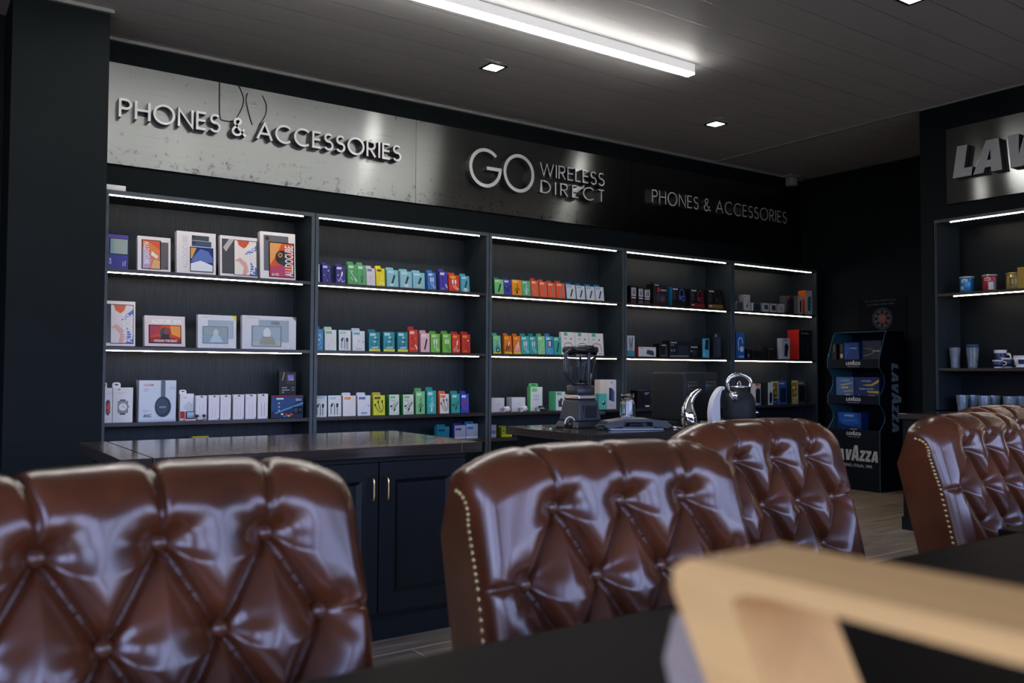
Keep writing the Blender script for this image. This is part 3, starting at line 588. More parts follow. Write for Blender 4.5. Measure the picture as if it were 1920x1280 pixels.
put(0, 'bottom', 178, 210, 716, 791, '', 'watch box', 'watch_box', '#dedfe4', '#c9cad0', watchart('#3c3f48', '#3a3d46', 'red', False), .05, 0, .4, '#e6e6ea', WG, label='white smart watch box with red watch face, partly hidden behind the shelf upright', hole=True)
put(0, 'bottom', 210.6, 248.6, 716, 791, '', 'watch box', 'watch_box', '#dedfe4', '#c9cad0', watchart('#4a4d55', '#8c9296', 'round', True), .05, 0, .4, '#e6e6ea', WG, label='white smart watch box with a round white dial, bottom shelf of first bay')
put(0, 'bottom', 259.5, 329.5, 715, 792, '', 'headphone box', 'headphone_box', '#ccd6e2', '#aab2c0', [('r', .0, .0, 1, .05, '#aebdd2'), ('t', 'GUSIM', .12, .86, .06, '#cf8a8e', 0, 'l', True, .26), ('r', .12, .78, .26, .795, '#9aa3b0'), ('r', .12, .74, .24, .755, '#9aa3b0'), ('t', 'QS-11', .12, .24, .05, '#8f98a4', 0, 'l', False), ('t', 'ANC', .12, .11, .075, '#232c38', 0, 'l', True, .22), ('r', .58, .52, .70, 1.0, '#5a6c7c'), ('c', .64, .36, .22, .29, '#22323f'), ('c', .62, .37, .17, .22, '#33475a'), ('r', .54, .33, .72, .37, '#7d90a0'), ('t', 'ANC', .82, .80, .04, '#8f98a4', 0, 'l', False)], .09, 0, .0, label='large white headphone box marked ANC, bottom shelf of first bay')
o = put(0, 'bottom', 336.5, 363, 733.7, 791, '', 'watch box', 'watch_box', '#dfe1e8', '#cdd0d8', [('p', [(.3, .55), (.62, .72), (.9, .62), (.9, .40), (.6, .36), (.25, .45)], '#c3ccd4'), ('r', .04, .08, .36, .30, '#c43a34'), ('r', .04, .30, .36, .34, '#8f2a28'), ('r', .25, .84, .5, .87, '#c9a0a0')], .05, 0, .5, '#e8e8ec', label='narrow white box with red lower corner, beside the row of earphone boxes', y=5.84)
# little watch on a stand in front of it
r = tag(empty('watch_display', at_y(356, 789, 5.79)), 'small black watch with lit blue screen standing before the narrow white box', 'watch'); r.location.z = ROWZ['bottom']+0.0005
q = MB(); q.rbox((-.035, -.02, 0), (.035, .02, .012), principled('pink_acrylic', (.55, .30, .33), .2, noise=.02), .002); q.build('stand', r)
q = MB(); q.rbox((-.026, -.010, .0125), (.028, .012, .062), M['black'], .006); q.build('case', r)
q = MB(); q.rbox((-.021, -.0118, .018), (.023, -.0095, .056), card('#8fb4d6', .2), .0008, 1); q.build('screen', r)
EG = 'white earphone boxes in a row'
for i, (a, b) in enumerate([(366.7, 387.3), (390.7, 411), (412.7, 432.6), (436.7, 457.3), (459.8, 480), (483, 502)]):
    c = '#2b2e33' if i == 5 else '#b3b6bd'
    L = ['leftmost of the six white earphone boxes, behind the black earbuds', 'second of the six white earphone boxes, counted from the earbuds', 'third of the six white earphone boxes, counted from the earbuds', 'fourth of the six white earphone boxes, counted from the earbuds', 'fifth of the six white earphone boxes, next to last in the row', 'rightmost white earphone box, printed with two black wires'][i]
    put(0, 'bottom', a, b, 744.6, 791, '', 'earphone box', 'earphone_box', '#e2e1e7', '#c7c6ce', [('s', [(.36, .12), (.36, .52), (.28, .62)], .03, c), ('s', [(.64, .12), (.64, .52), (.70, .62)], .03, c), ('r', .38, .925, .66, .95, '#1c1e24'), ('p', [(.44, .95), (.60, .95), (.56, .985), (.48, .985)], '#1c1e24'), ('r', .12, .82, .40, .835, '#b9bac2'), ('r', .86, .03, .94, .07, '#2b2e33')], .035, 0, None, group=EG, label=L)
r = tag(empty('earbuds', at_y(377, 786, 5.775)), 'pair of black earbuds on wires in front of the leftmost earphone box', 'earphones'); r.location.z = ROWZ['bottom']+0.001
for sx in (-1, 1):
    q = MB(); q.lathe([(0, .0), (.008, .001), (.012, .006), (.011, .012), (.006, .017), (0, .018)], M['black'], 14, (sx*.022, .012, .022)); q.tube([(sx*.022, .012, .024), (sx*.024, .016, .012), (sx*.018, .022, .0025), (0, .026, .0025)], .0022, M['black'], 6); q.build('earbud', r)
pr = put(0, 'bottom', 508, 568, 746.6, 789, '', 'projector box', 'projector_box', '#16294a', '#181b22', [('p', [(.0, .30), (.5, .45), (1, .85), (1, 1), (0, 1)], '#22497e'), ('p', [(.1, .25), (.6, .5), (1, .7), (1, .6), (.6, .42), (.15, .2)], '#5d92c8'), ('r', .16, .82, .38, .89, '#e4e6ec'), ('t', 'GS-6', .76, .76, .10, '#dfe4ee', 0, 'l', True, .18), ('c', .24, .66, .03, .03, '#9fb0c6'), ('c', .24, .50, .03, .03, '#9fb0c6'), ('c', .24, .34, .03, .03, '#9fb0c6'), ('g', .68, .18, .96, .50, '#10151f'), ('c', .76, .34, .07, .07, '#2f3b50'), ('c', .90, .36, .03, .03, '#4c5c74'), ('r', .30, .14, .37, .22, '#d8dbe0'), ('r', .44, .12, .50, .20, '#c8352e'), ('r', .50, .06, .58, .14, '#d8c23a'), ('r', .38, .05, .46, .12, '#3a8fd0'), ('r', .58, .12, .66, .20, '#c8453e'), ('r', 0, .95, 1, 1, '#8d1f26')], .13, 0, label='dark blue boxed projector with nebula picture, right end of first bay bottom shelf')
put(0, 'bottom', 523, 555, 694, 745, '', 'gadget box', 'gadget_box', '#15161b', '#101116', [('p', [(.14, .60), (.22, .62), (.34, .96), (.26, .96)], '#8b7b3e'), ('g', .42, .46, .92, .92, '#25272d'), ('g', .50, .62, .84, .84, '#6f6fc0'), ('p', [(.50, .62), (.84, .62), (.84, .70)], '#c9a07a'), ('r', .16, .30, .46, .33, '#c8c8cc'), ('r', .16, .20, .60, .23, '#c8c8cc'), ('r', .16, .10, .28, .14, '#a8a8ac'), ('r', .70, .30, .9, .33, '#9a9a9e'), ('r', .70, .20, .9, .23, '#9a9a9e')], .05, 0, .4, '#15161b', y=5.86, z=pr.location.z+max(v.co.z for v in pr.data.vertices)-.0005, label='tall black gadget box standing on top of the dark blue projector box')
put(0, 'low', 360, 391, 818, 845, '', 'box', 'carton', '#d9c62a', '#a8981e', [], .05, 0, label='yellow carton on the lowest shelf, barely showing above the counter', y=5.9)
# ===== second bay
put(1, 'top', 585, 599.5, 491, 530, '', 'cable box', 'cable_box', '#e0e2e6', None, logo('#8fb6c8'), .045, LN, .5, label='white cable box at the left end of second bay, cut off by the upright', group=CAB)
P_ = '#3c3d92'
LA = rad(5)
T = [('navy purple', P_, '#f2f2f4', 's', '#15161c', '#e8e8ea', 604.8, 620.7, 490.7, 529.8, [('c', .2, .40, .07, .07, '#c8d24a'), ('c', .55, .12, .06, .06, '#d8a0b0')]),
     ('dark purple', '#40358a', '#f2f2f4', 'zig', '#f0eef4', '#f6f4f8', 630.5, 648, 495.6, 533.7, [('c', .2, .46, .08, .08, '#c8c84a')]),
     ('bright green', '#58a866', '#eaf4ea', 'x', '#f0f4f0', '#e4ebe4', 652.6, 670.8, 492, 535.5, []),
     ('bluish green', '#5fae70', '#eaf4ea', 'tangle', '#3c4a44', '#dfe8e0', 671, 687, 493.3, 536.4, []),
     ('white', '#dcd6de', '#4b4a8e', 'pale', '#b9a6c0', '#e8e8ea', 688, 704, 499, 537, [('c', .4, .45, .16, .16, '#d6c8cc')]),
     ('bright yellow', '#efdf1e', '#3a3712', 'plug', '#f6ef9a', '#f6ef9a', 706, 722, 500, 539, [('p', [(.3, .10), (.9, .06), (.9, .2), (.4, .26)], '#f4ec7a')]),
     ('pale cyan', '#8fc8d4', '#c9e6ec', 'rod', '#22303a', '#e8e8ea', 726, 747.3, 503.6, 540.8, [('c', .3, .44, .05, .05, '#b8d86a'), ('c', .4, .12, .18, .10, '#cfe0dc')]),
     ('pale blue', '#93c9d6', '#cfe8ee', 'rod', '#22303a', '#e8e8ea', 751, 773, 505.7, 541.7, [('c', .3, .44, .05, .05, '#b8d86a'), ('c', .5, .14, .20, .12, '#d8dfdc')]),
     ('light turquoise', '#86c4d2', '#cfe8ee', 'rod', '#22303a', '#e8e8ea', 775, 797, 508, 543, [('c', .5, .16, .22, .14, '#d8c8c4'), ('c', .5, .14, .12, .08, '#86c4d2')]),
     ('blue', '#3b7cc4', '#dbe8f6', 'pair', '#e4ecf6', '#f0f4fa', 802.8, 818, 507.7, 544.9, [('c', .4, .06, .06, .04, '#c8d24a')]),
     ('violet', '#4a3fa6', '#f0eef8', 'x', '#1b1a2c', '#d6d4e8', 825, 840, 504.8, 546, [('t', '3.0', .15, .03, .10, '#d8c84a')]),
     ('red', '#dd3f2a', '#f0b03a', 'pair', '#f6efe8', '#f6f2ee', 842.4, 861.6, 512, 547, [('c', .4, .84, .28, .14, '#efae3a')]),
     ('teal blue', '#58a9be', '#d4eaf0', 'rod', '#1f3038', '#e8e8ea', 865, 881, 513.9, 548.4, [('c', .5, .12, .26, .20, '#bcd6dc')])]
for i, (cn, f, lg, k, cc, pl, a, b, t_, bt, ex) in enumerate(T): hoco(1, 'top', i+1, a, b, t_, bt, cn, f, None, lg, k, cc, pl, .66, ex, lean=LA)
put(1, 'middle', 583, 605.7, 612.7, 659, '', 'cable box', 'cable_box', '#4a9ad0', '#3a80b4', cable('loop', '#dcebf4')+[('r', .55, .1, .8, .14, '#d8d84a')], .045, 0, .6, label='blue cable box, leftmost on the middle shelf of second bay, cut off by the upright', group=CAB)
T = [('white green-logo', '#dfe3e2', '#b9cfc4', '#6fae8a', 'pale', '#c3ccc8', .66, 609, 631, 615, 659.6, []),
     ('flat-topped white', '#dfe4e6', '#2f6b66', '#9fd0c4', 'hook', '#22262a', None, 635, 658, 621, 659.8, [('c', .8, .1, .05, .05, '#8fc46a')]),
     ('white blue-logo', '#e0e4e6', '#b9c6cc', '#5aa8b4', 'pale', '#c9d2d6', .66, 661, 684, 617, 660, [('t', '100W', .25, .05, .10, '#9fb8c4', 0, 'l', True, .5), ('c', .5, .5, .05, .05, '#8aa6b0'), ('c', .85, .45, .06, .06, '#6fa6d0')]),
     ('tabbed teal 100W', '#2f97a2', '#1f6f7c', '#c9e8ea', 'loop', '#14262c', .66, 692, 712.5, 619.7, 661, [('r', 0, 0, 1, .12, '#d8d84a'), ('t', '100W', .25, .14, .12, '#e8f0f0', 0, 'l', True, .6)]),
     ('flat teal 100W', '#2f97a2', '#1f6f7c', '#d4ecee', 'loop', '#14262c', None, 719, 740, 625, 662, [('r', 0, 0, 1, .12, '#d8d84a'), ('t', '100W', .25, .14, .12, '#e8f0f0', 0, 'l', True, .6)]),
     ('second flat teal 100W', '#2b909c', '#1f6f7c', '#d4ecee', 'loop', '#14262c', None, 745.6, 764.6, 625, 662, [('r', 0, 0, 1, .12, '#d8d84a'), ('t', '100W', .25, .14, .12, '#e8f0f0', 0, 'l', True, .6)]),
     ('tall red', '#d83f2c', '#a82c1e', '#f2d6d0', 'x', '#3a1512', .66, 767, 783.5, 615, 663, [('c', .7, .62, .06, .05, '#f0b03a'), ('t', '3.0A', .15, .12, .07, '#f0b83a')]),
     ('pink', '#e6bcc0', '#c79a9e', '#f2dfe2', 'rod', '#2a2024', .66, 789, 806, 621.6, 663, []),
     ('lime green', '#7cc24e', '#5a9a34', '#c9ecb0', 'pair', '#f0f6ea', .66, 808, 825, 622.6, 663, []),
     ('second lime green', '#79c04c', '#5a9a34', '#c9ecb0', 'pair', '#2c3a24', .66, 830, 846, 623, 664, []),
     ('orange-red', '#de4128', '#a82c1e', '#f0ae3a', 'zig', '#f4ece6', .8, 848, 863, 624, 664, [('t', '3.1A', .2, .06, .08, '#f0b83a')]),
     ('deep red', '#c9321f', '#9a2418', '#f0ae3a', 's', '#2a100c', .8, 866, 882, 624, 664.6, [('t', '3.1A', .2, .06, .08, '#f0b83a')])]
for i, (cn, f, sd, lg, k, cc, tb, a, b, t_, bt, ex) in enumerate(T): hoco(1, 'middle', i+1, a, b, t_, bt, cn, f, sd, lg, k, cc, '#dfe4e8' if k == 'loop' else ('#22262a' if k == 'hook' else '#e8e8ea'), tb, ex, lean=rad(2), d=.05)
put(1, 'bottom', 586, 612.7, 744, 784, '', 'cable box', 'cable_box', '#dfe4e6', '#2f6070', cable('hook', '#22262a', '#22262a')+[('r', .1, .88, .8, .97, '#9ccfe0')], .05, 0, None, label='white cable box, leftmost on the bottom shelf of second bay, cut off by upright', group=CAB)
T = [('white black-wire', '#dfe4e6', '#2f5a74', '#a4cfe2', 'hook', '#22262a', None, 615, 640, 744, 783.6, [('c', .85, .12, .05, .05, '#c8d84a')]),
     ('white orange-logo', '#e3e2e4', '#cfcfd4', '#ef8a2a', 'pale', '#cfcfd4', .66, 643, 667, 739, 783, []),
     ('white blue-logo 20W', '#e1e4ea', '#c9ccd6', '#2a5fb4', 'pale', '#c9ccd6', .66, 670.7, 694.5, 739, 782.5, [('t', '20W', .25, .08, .10, '#3a78c4', 0, 'l', True, .5), ('c', .85, .5, .06, .06, '#6fa6d0')]),
     ('yellow fan-cable', '#dbdc3a', '#a8a824', '#2f2f10', 'fan', '#26260e', .7, 700, 722, 739, 782, []),
     ('green-sided white', '#dde6dc', '#2f8a4a', '#7fc27a', 'three', '#1c221c', None, 729.8, 748.7, 743.5, 781.5, [('t', '3 in 1', .15, .66, .09, '#6a7a6a', 0, 'l', True, .5)]+[('c', .2+.2*j, .1, .04, .04, '#c8c84a') for j in range(4)]),
     ('second green-sided white', '#dde6dc', '#2f8a4a', '#7fc27a', 'three', '#1c221c', None, 756, 775.7, 743.5, 781, [('t', '3 in 1', .15, .66, .09, '#6a7a6a', 0, 'l', True, .5)]+[('c', .2+.2*j, .1, .04, .04, '#3a3a2a') for j in range(4)]),
     ('light green', '#7fc88a', '#58a066', '#cdeccf', 'tangle', '#16241a', .7, 780, 797, 731, 780, []),
     ('tall teal', '#35b0ac', '#1f8a88', '#cdeeee', 'tangle', '#d8f0f0', .7, 801, 818, 730, 780, []),
     ('orange and white', '#e6ddd8', '#e0642a', '#e8642a', 'fan', '#2a2420', .7, 824.7, 842, 736.8, 779, []),
     ('teal fan-cable', '#3aa89c', '#2a8a80', '#cdece8', 'three', '#14282a', .8, 846.8, 862.6, 736.8, 778.7, []),
     ('royal blue', '#2f4fc0', '#22399a', '#e8ecf8', 'fan', '#d0503a', .7, 864.7, 879.5, 737, 778, [])]
for i, (cn, f, sd, lg, k, cc, tb, a, b, t_, bt, ex) in enumerate(T): hoco(1, 'bottom', i+1, a, b, t_, bt, cn, f, sd, lg, k, cc, cc, tb, ex, lean=rad(2), d=.05)
LB = 'cable boxes on the lowest shelf behind the counter'
for i, (a, b, t_, f, tc, lg, L) in enumerate([(820, 842.6, 810, '#2a9fb0', '#2a9fb0', '#1a3f7a', 'teal cable box with hang tab, low down behind the counter corner'), (852, 873, 809, '#dfe0ea', '#4a44a6', '#4a44a6', 'white cable box with purple tab, low down behind the counter corner'), (875, 897, 807, '#dfe4ea', '#2f8fd8', '#2f8fd8', 'white cable box with bright blue tab, low down behind the counter corner')]):
    put(1, 'low', a, b, t_, 838, '', 'cable box', 'cable_box', f, tc, logo(lg, .1, .62, .6, .80), .05, 0, .7, tc, LB, label=L, hole=True, y=5.86)
# ===== third bay
T = [('light green plug', '#7fd08a', '#2f7a44', '#d6f2d8', 'rod', '#1c201e', .6, 927.7, 945, 520, 552.5, []),
     ('indigo', '#4a46a4', '#3a3690', '#eceaf8', 'three', '#16162a', .6, 945.3, 960.5, 521, 554, [('c', .3, .5, .05, .05, '#c8c84a')]),
     ('amber', '#f09a1e', '#b86f10', '#f6dca8', 'tangle', '#2a2a1a', None, 961, 979, 525.5, 555, []),
     ('mint green', '#62b78c', '#3f8a66', '#d0ece0', 'tangle', '#eaf4f0', None, 979.5, 995.5, 527.7, 556.6, []),
     ('coral', '#f0653a', '#c8452a', '#f8e0d8', 'rod', '#8a929a', .6, 997, 1011, 524, 559, [('c', .2, .42, .05, .05, '#f0c03a')]),
     ('coral', '#f0663c', '#c8452a', '#f8e0d8', 'rod', '#8a929a', .6, 1012.3, 1026.6, 526, 559.6, []),
     ('coral', '#ee633a', '#c8452a', '#f8e0d8', 'rod', '#8a929a', .6, 1027.6, 1043, 528, 560.3, []),
     ('coral', '#f0673c', '#c8452a', '#f8e0d8', 'rod', '#8a929a', .6, 1044, 1060, 528, 561, []),
     ('blue-sided white', '#dde2e8', '#2478a8', '#8fb6cc', 'rod', '#3c4248', .6, 1063, 1080, 531, 562, []),
     ('blue-sided white', '#dde2e8', '#2478a8', '#8fb6cc', 'rod', '#3c4248', .6, 1081.6, 1097.6, 533, 563, []),
     ('blue-sided white', '#dce1e8', '#2478a8', '#8fb6cc', 'rod', '#3c4248', .6, 1099.8, 1116, 534, 564, []),
     ('blue-sided white', '#dce1e8', '#2478a8', '#8fb6cc', 'rod', '#3c4248', .6, 1117, 1133, 534.7, 565, [])]
for i, (cn, f, sd, lg, k, cc, tb, a, b, t_, bt, ex) in enumerate(T): hoco(2, 'top', i, a, b, t_, bt, cn, f, sd, lg, k, cc, cc, tb, ex, lean=rad(6), d=.03, what='adaptor box', cat='adaptor box', name='adaptor_box', group='boxed adaptors on the third bay')
T = [('mint and yellow', '#7fcfae', '#4fa886', '#d8e84a', 'tangle', '#12262a', .6, 925, 939.6, 626, 665, [('r', 0, 0, 1, .08, '#e0de3a'), ('c', .6, .2, .28, .28, '#12262a'), ('c', .6, .2, .16, .16, '#7fcfae')]),
     ('orange black-coil', '#ef7d22', '#b85a12', '#f4c83a', 'zig', '#26180c', .6, 945.7, 960, 627, 666, [('r', 0, 0, 1, .10, '#f0c83a'), ('s', [(.2, .2), (.4, .5), (.5, .2), (.7, .5), (.8, .2)], .10, '#26180c')]),
     ('orange white-coil', '#ee7a20', '#b85a12', '#f4c83a', 'zig', '#f4ece4', .6, 963, 977, 628, 666.5, [('r', 0, 0, 1, .10, '#f0c83a'), ('s', [(.2, .2), (.4, .5), (.5, .2), (.7, .5), (.8, .2)], .10, '#f4ece4')]),
     ('teal white-earphone', '#3ab0aa', '#208a86', '#d0eeee', 'pair', '#e8f4f4', .6, 978, 993, 628, 667, []),
     ('teal red-tipped', '#2fa6a2', '#1c807e', '#d0eeee', 'pair', '#e8f4f4', .6, 993.5, 1007.7, 628, 667, [('c', .5, .62, .06, .06, '#d86a5a')]),
     ('pale green', '#8fd090', '#62a866', '#d8f0d6', 'pale', '#d6efd6', .6, 1009, 1022.6, 628, 667.5, []),
     ('sky blue', '#4aa4cc', '#2f80a6', '#e0eef6', 'pale', '#cfe4f0', .6, 1024, 1038, 628.5, 668, [('g', .25, .4, .85, .78, '#2a3038'), ('g', .32, .44, .7, .74, '#cfd6dc')]),
     ('small flat teal', '#35b09c', '#208a78', '#d0eee8', 'rod', '#23282a', None, 1039, 1053, 634.5, 668, [])]
for i, (cn, f, sd, lg, k, cc, tb, a, b, t_, bt, ex) in enumerate(T): hoco(2, 'middle', i, a, b, t_, bt, cn, f, sd, lg, k, cc, '#e8e8ea', tb, ex, lean=rad(4), d=.03, what='earphone box', cat='earphone box', name='earphone_box', group='earphone boxes on the third bay')
for i, (a, b) in enumerate([(1053.5, 1079), (1079.6, 1105), (1105.6, 1132.5)]):
    put(2, 'middle', a, b, 626+i*.7, 669, '', 'neckband box', 'neckband_box', '#e6e3df', '#cfccc9', [('r', .2, .84, .46, .98, '#4fb08f'), ('r', .2, .70, .4, .73, '#7a7f84'), ('c', .7, .70, .05, .05, '#3a3f44'), ('s', [(.22, .36)]+[(.5+.28*cos(rad(t)), .44+.09*sin(rad(t))) for t in range(180, -20, -20)]+[(.86, .18)], .03, '#23282c'), ('r', .6, .06, .9, .10, '#7fc4b4')], .03, rad(4), group='white neckband boxes above the blender', label=['leftmost of the three white neckband earphone boxes above the blender', 'middle of the three white neckband earphone boxes above the blender', 'rightmost of the three white neckband earphone boxes above the blender'][i])
CH = 'charger boxes on the bottom shelf of third bay'
for i, (a, b) in enumerate([(921.5, 945.7), (959.5, 985)]):
    put(2, 'bottom', a, b, 752, 778, '', 'charger box', 'charger_box', '#dcdce2', '#c2c2ca', [('r', .35, .5, .65, .55, '#c2c2ca')], .08, 0, group=CH, label=['plain white charger box at the left end of the third bay bottom shelf', 'plain white charger box, second from left, third bay bottom shelf'][i], y=5.86)
def charger(px, py, m, label):
    r = tag(empty('wall_charger', at_y(px, py, 5.80)), label, 'charger', 'plug chargers before their boxes'); r.location.z = ROWZ['bottom']+.0005
    q = MB(); q.rbox((-.022, 0, .003), (.022, .028, .045), m, .009, 3); q.build('body', r)
    for s_ in (-1, 1):
        q = MB(); q.box((s_*.011-.002, -.016, .020), (s_*.011+.002, .001, .030), M['silver']); q.build('pin', r)
    q = MB(); q.rbox((-.062, -.01, 0), (-.028, .02, .030), glass('acrylic_block', (.9, .93, .95), .05), .002, 1); q.build('display_block', r)
charger(952, 776, M['white'], 'white plug charger in front of the leftmost white charger box')
charger(985, 777, M['white'], 'white plug charger in front of the second white charger box')
charger(1016, 776, M['black'], 'black plug charger in front of the green and white tabbed box')
put(2, 'bottom', 994.5, 1017, 725, 776.5, '', 'charger box', 'charger_box', '#dfe4e2', '#58b86a', [('r', .1, .80, .55, .95, '#7fcf8a')]+[('r', .25+.16*i, .45+.14*j, .37+.16*i, .54+.14*j, '#b9c4c8') for i in range(3) for j in range(2)], .05, 0, .72, '#58b86a', CH, label='tall green and white charger box with hang tab, third bay bottom shelf', hole=True, y=5.85)
put(2, 'bottom', 1042, 1059.5, 739.5, 775, '', 'holder box', 'phone_holder_box', '#e0e6e4', '#4fae7c', [('r', .1, .82, .6, .96, '#5fba8a'), ('p', [(.3, .2), (.7, .2), (.62, .4), (.75, .62), (.5, .66), (.4, .5), (.25, .62)], '#3a4248')], .10, 0, group=CH, label='green-sided white phone holder box just left of the blender jug')
put(2, 'bottom', 1127, 1157, 718, 773, '', 'power bank box', 'power_bank_box', '#e3dfe0', '#d6cbbb', [('r', .02, .02, .42, .98, '#ddd4c6'), ('c', .7, .90, .05, .05, '#8a8e94'), ('g', .54, .30, .72, .72, '#2c3c50'), ('g', .66, .27, .80, .68, '#38506a'), ('g', .76, .25, .88, .62, '#5a7490'), ('r', .55, .12, .85, .14, '#b0b0b6')], .08, 0, group=CH, label='tall cream and white power bank box right of the blender', y=5.83)
put(2, 'bottom', 1123, 1138, 743.6, 773.5, '', 'adaptor box', 'adaptor_box', '#5fc0ae', '#3f9c8c', [('c', .6, .42, .2, .2, '#1a1f22'), ('c', .55, .48, .10, .10, '#e8f0f0')], .04, 0, group=CH, label='small teal box with black gadget picture, before the cream power bank box', y=5.79)
put(2, 'low', 921, 930.5, 815, 838, '', 'box', 'carton', '#d6dae2', '#a9b2c0', [('r', .1, .3, .9, .55, '#6f9fc0')], .04, 0, label='small white carton low in third bay, next to the yellow carton', y=5.86)
put(2, 'low', 940, 960, 818, 838, '', 'box', 'carton', '#d6e01e', '#8fa016', [('r', .1, .55, .3, .75, '#7a8a14'), ('p', [(.5, .2), (.9, .2), (.9, .6), (.6, .6)], '#a8b018')], .09, 0, .6, '#c8d41e', label='lime yellow carton with hang loop, low in third bay', y=5.86)
# ===== fourth bay
HP = 'headphone boxes on the fourth bay'
SP = 'speaker boxes on the fourth bay'
for i, (a, b) in enumerate([(1183, 1193), (1197, 1206), (1208, 1219)]):
    put(3, 'top', a, b, 537.5+i*1.5, 571, '', 'earphone box', 'earphone_box', '#17181c', '#101114', [('g', .08, .42, .95, .88, '#cfd3d8'), ('p', [(.3, .5), (.5, .5), (.45, .85), (.35, .85)], '#3a3030'), ('p', [(.6, .5), (.8, .5), (.75, .85), (.62, .85)], '#3a3030'), ('r', .08, .28, .9, .36, '#c8c8cc'), ('r', .05, .02, .95, .18, ['#5a3028', '#5a5c62', '#6a3a2c'][i])], .07, 0, group=HP, label=['leftmost small black earphone box with white window, top shelf of fourth bay', 'middle small black earphone box with white window, top shelf of fourth bay', 'third small black earphone box, just left of the red headphone box'][i])
def hpart(c, strip=None, title='#d8d8dc'):
    L = [('r', .06, .86, .40, .93, title)]+[('r', .06, .74-.09*i, .22+.04*(i % 2), .765-.09*i, '#6a6e76') for i in range(5)]
    L += [('s', [(.50, .5)]+[(.66+.16*cos(rad(t)), .62+.30*sin(rad(t))) for t in range(190, 0, -20)]+[(.84, .5)], .05, c), ('c', .56, .46, .09, .11, c), ('c', .78, .42, .13, .14, c), ('c', .78, .42, .07, .08, '#17181c')]
    if strip: L += [('r', 0, 0, 1, .22, strip), ('r', .06, .10, .24, .16, '#d8d0c8')]
    return L
put(3, 'top', 1226, 1251.5, 528, 573.5, '', 'headphone box', 'headphone_box', '#26272c', '#141519', [('r', .05, .92, .36, .96, '#d8d8dc'), ('t', 'GAMING', .50, .68, .07, '#e8e8ec', 0, 'l', True, .44), ('p', [(.25, .62), (.40, .60), (.45, .75), (.35, .84), (.26, .80)], '#c8352e'), ('c', .34, .36, .18, .20, '#3c3e46'), ('c', .66, .32, .16, .18, '#4a4c55'), ('s', [(.3, .2), (.55, .12), (.85, .3)], .03, '#a02a2a')], .10, 0, .4, '#26272c', HP, label='tallest black headphone box with red headset, top shelf of fourth bay')
put(3, 'top', 1260, 1287, 539, 574.6, '', 'headphone box', 'headphone_box', '#1a1b20', '#1f6f9c', hpart('#4a5cb4'), .09, 0, group=HP, label='black headphone box with blue headphones and blue side, top shelf of fourth bay')
put(3, 'top', 1295, 1321, 541, 576, '', 'headphone box', 'headphone_box', '#1b1a1e', '#121216', hpart('#8a2a30', '#7a2228'), .08, 0, group=HP, label='black headphone box with dark red headphones and red base strip')
put(3, 'top', 1328, 1355, 542, 578, '', 'headphone box', 'headphone_box', '#1a1a1c', '#121214', hpart('#3a3830', '#8a6a2e'), .08, 0, group=HP, label='black headphone box with gold base strip, rightmost on fourth bay top shelf')
put(3, 'middle', 1176, 1190, 631, 670, '', 'headphone box', 'headphone_box', '#c9d0d6', '#a9b0b8', [('r', 0, 0, 1, .28, '#4a9aa6'), ('p', [(.3, .34), (.7, .30), (.8, .95), (.62, .95), (.5, .55), (.4, .95), (.25, .9)], '#6f7a84'), ('c', .5, .36, .26, .18, '#98a2aa')], .05, 0, group=SP, label='silver and teal headphone box, left end of fourth bay middle shelf')
put(3, 'middle', 1197, 1230, 652.7, 671, '', 'speaker box', 'speaker_box', '#dcdadb', '#8f2420', [('r', .08, .82, .28, .88, '#c8605a'), ('p', [(.44, .30), (.50, .72), (.84, .60), (.90, .18), (.82, .10)], '#39424a'), ('g', .56, .40, .74, .56, '#55616a')], .05, 0, group=SP, label='low white box with a grey radio picture and red side')
put(3, 'middle', 1237, 1253, 646.5, 671, '', 'speaker box', 'speaker_box', '#1a1c20', '#0e0f12', [('r', .2, .86, .75, .92, '#c8c8cc'), ('p', [(.6, .2), (.9, .2), (.9, .7), (.7, .8)], '#3a444a'), ('r', .1, .04, .9, .16, '#5a5c60')], .09, 0, group=SP, label='small black speaker box between the radio box and the larger black box')
put(3, 'middle', 1256, 1292, 641, 671.5, '', 'speaker box', 'speaker_box', '#1c1f24', '#0e0f12', [('r', .05, .86, .36, .92, '#c8c8cc'), ('r', .05, .72, .22, .76, '#9a9ca2'), ('g', .42, .14, .96, .72, '#2c3a42'), ('r', .02, .02, .98, .12, '#7a7c80'), ('r', .06, .34, .12, .48, '#9a9ca2'), ('r', .20, .34, .26, .48, '#9a9ca2')], .10, 0, group=SP, label='largest black speaker box on the fourth bay middle shelf')
put(3, 'middle', 1293.5, 1310, 645, 671.5, '', 'speaker box', 'speaker_box', '#191b1f', '#0e0f12', [('r', .12, .70, .85, .78, '#c8c8cc'), ('c', .5, .35, .25, .25, '#2f353a'), ('r', .08, .4, .3, .5, '#8a8c90')], .09, 0, group=SP, label='small black speaker box just left of the cyan box')
put(3, 'middle', 1317, 1330, 635.4, 671.5, '', 'speaker box', 'speaker_box', '#4fb3cc', '#17191d', [('p', [(.36, .44), (.46, .96), (.92, .94), (.88, .40)], '#182026'), ('r', .1, .20, .4, .23, '#d4ecf2'), ('r', .1, .12, .5, .15, '#d4ecf2')], .08, 0, group=SP, label='cyan speaker box with black speaker picture, fourth bay middle shelf')
put(3, 'middle', 1338.5, 1352, 625.6, 671.8, '', 'speaker box', 'speaker_box', '#2c343c', '#131519', [('r', .2, .86, .4, .96, '#aab0b6'), ('g', .3, .1, .95, .8, '#3c4852')], .09, 0, group=SP, label='tall dark grey speaker box at the right end of fourth bay middle shelf')
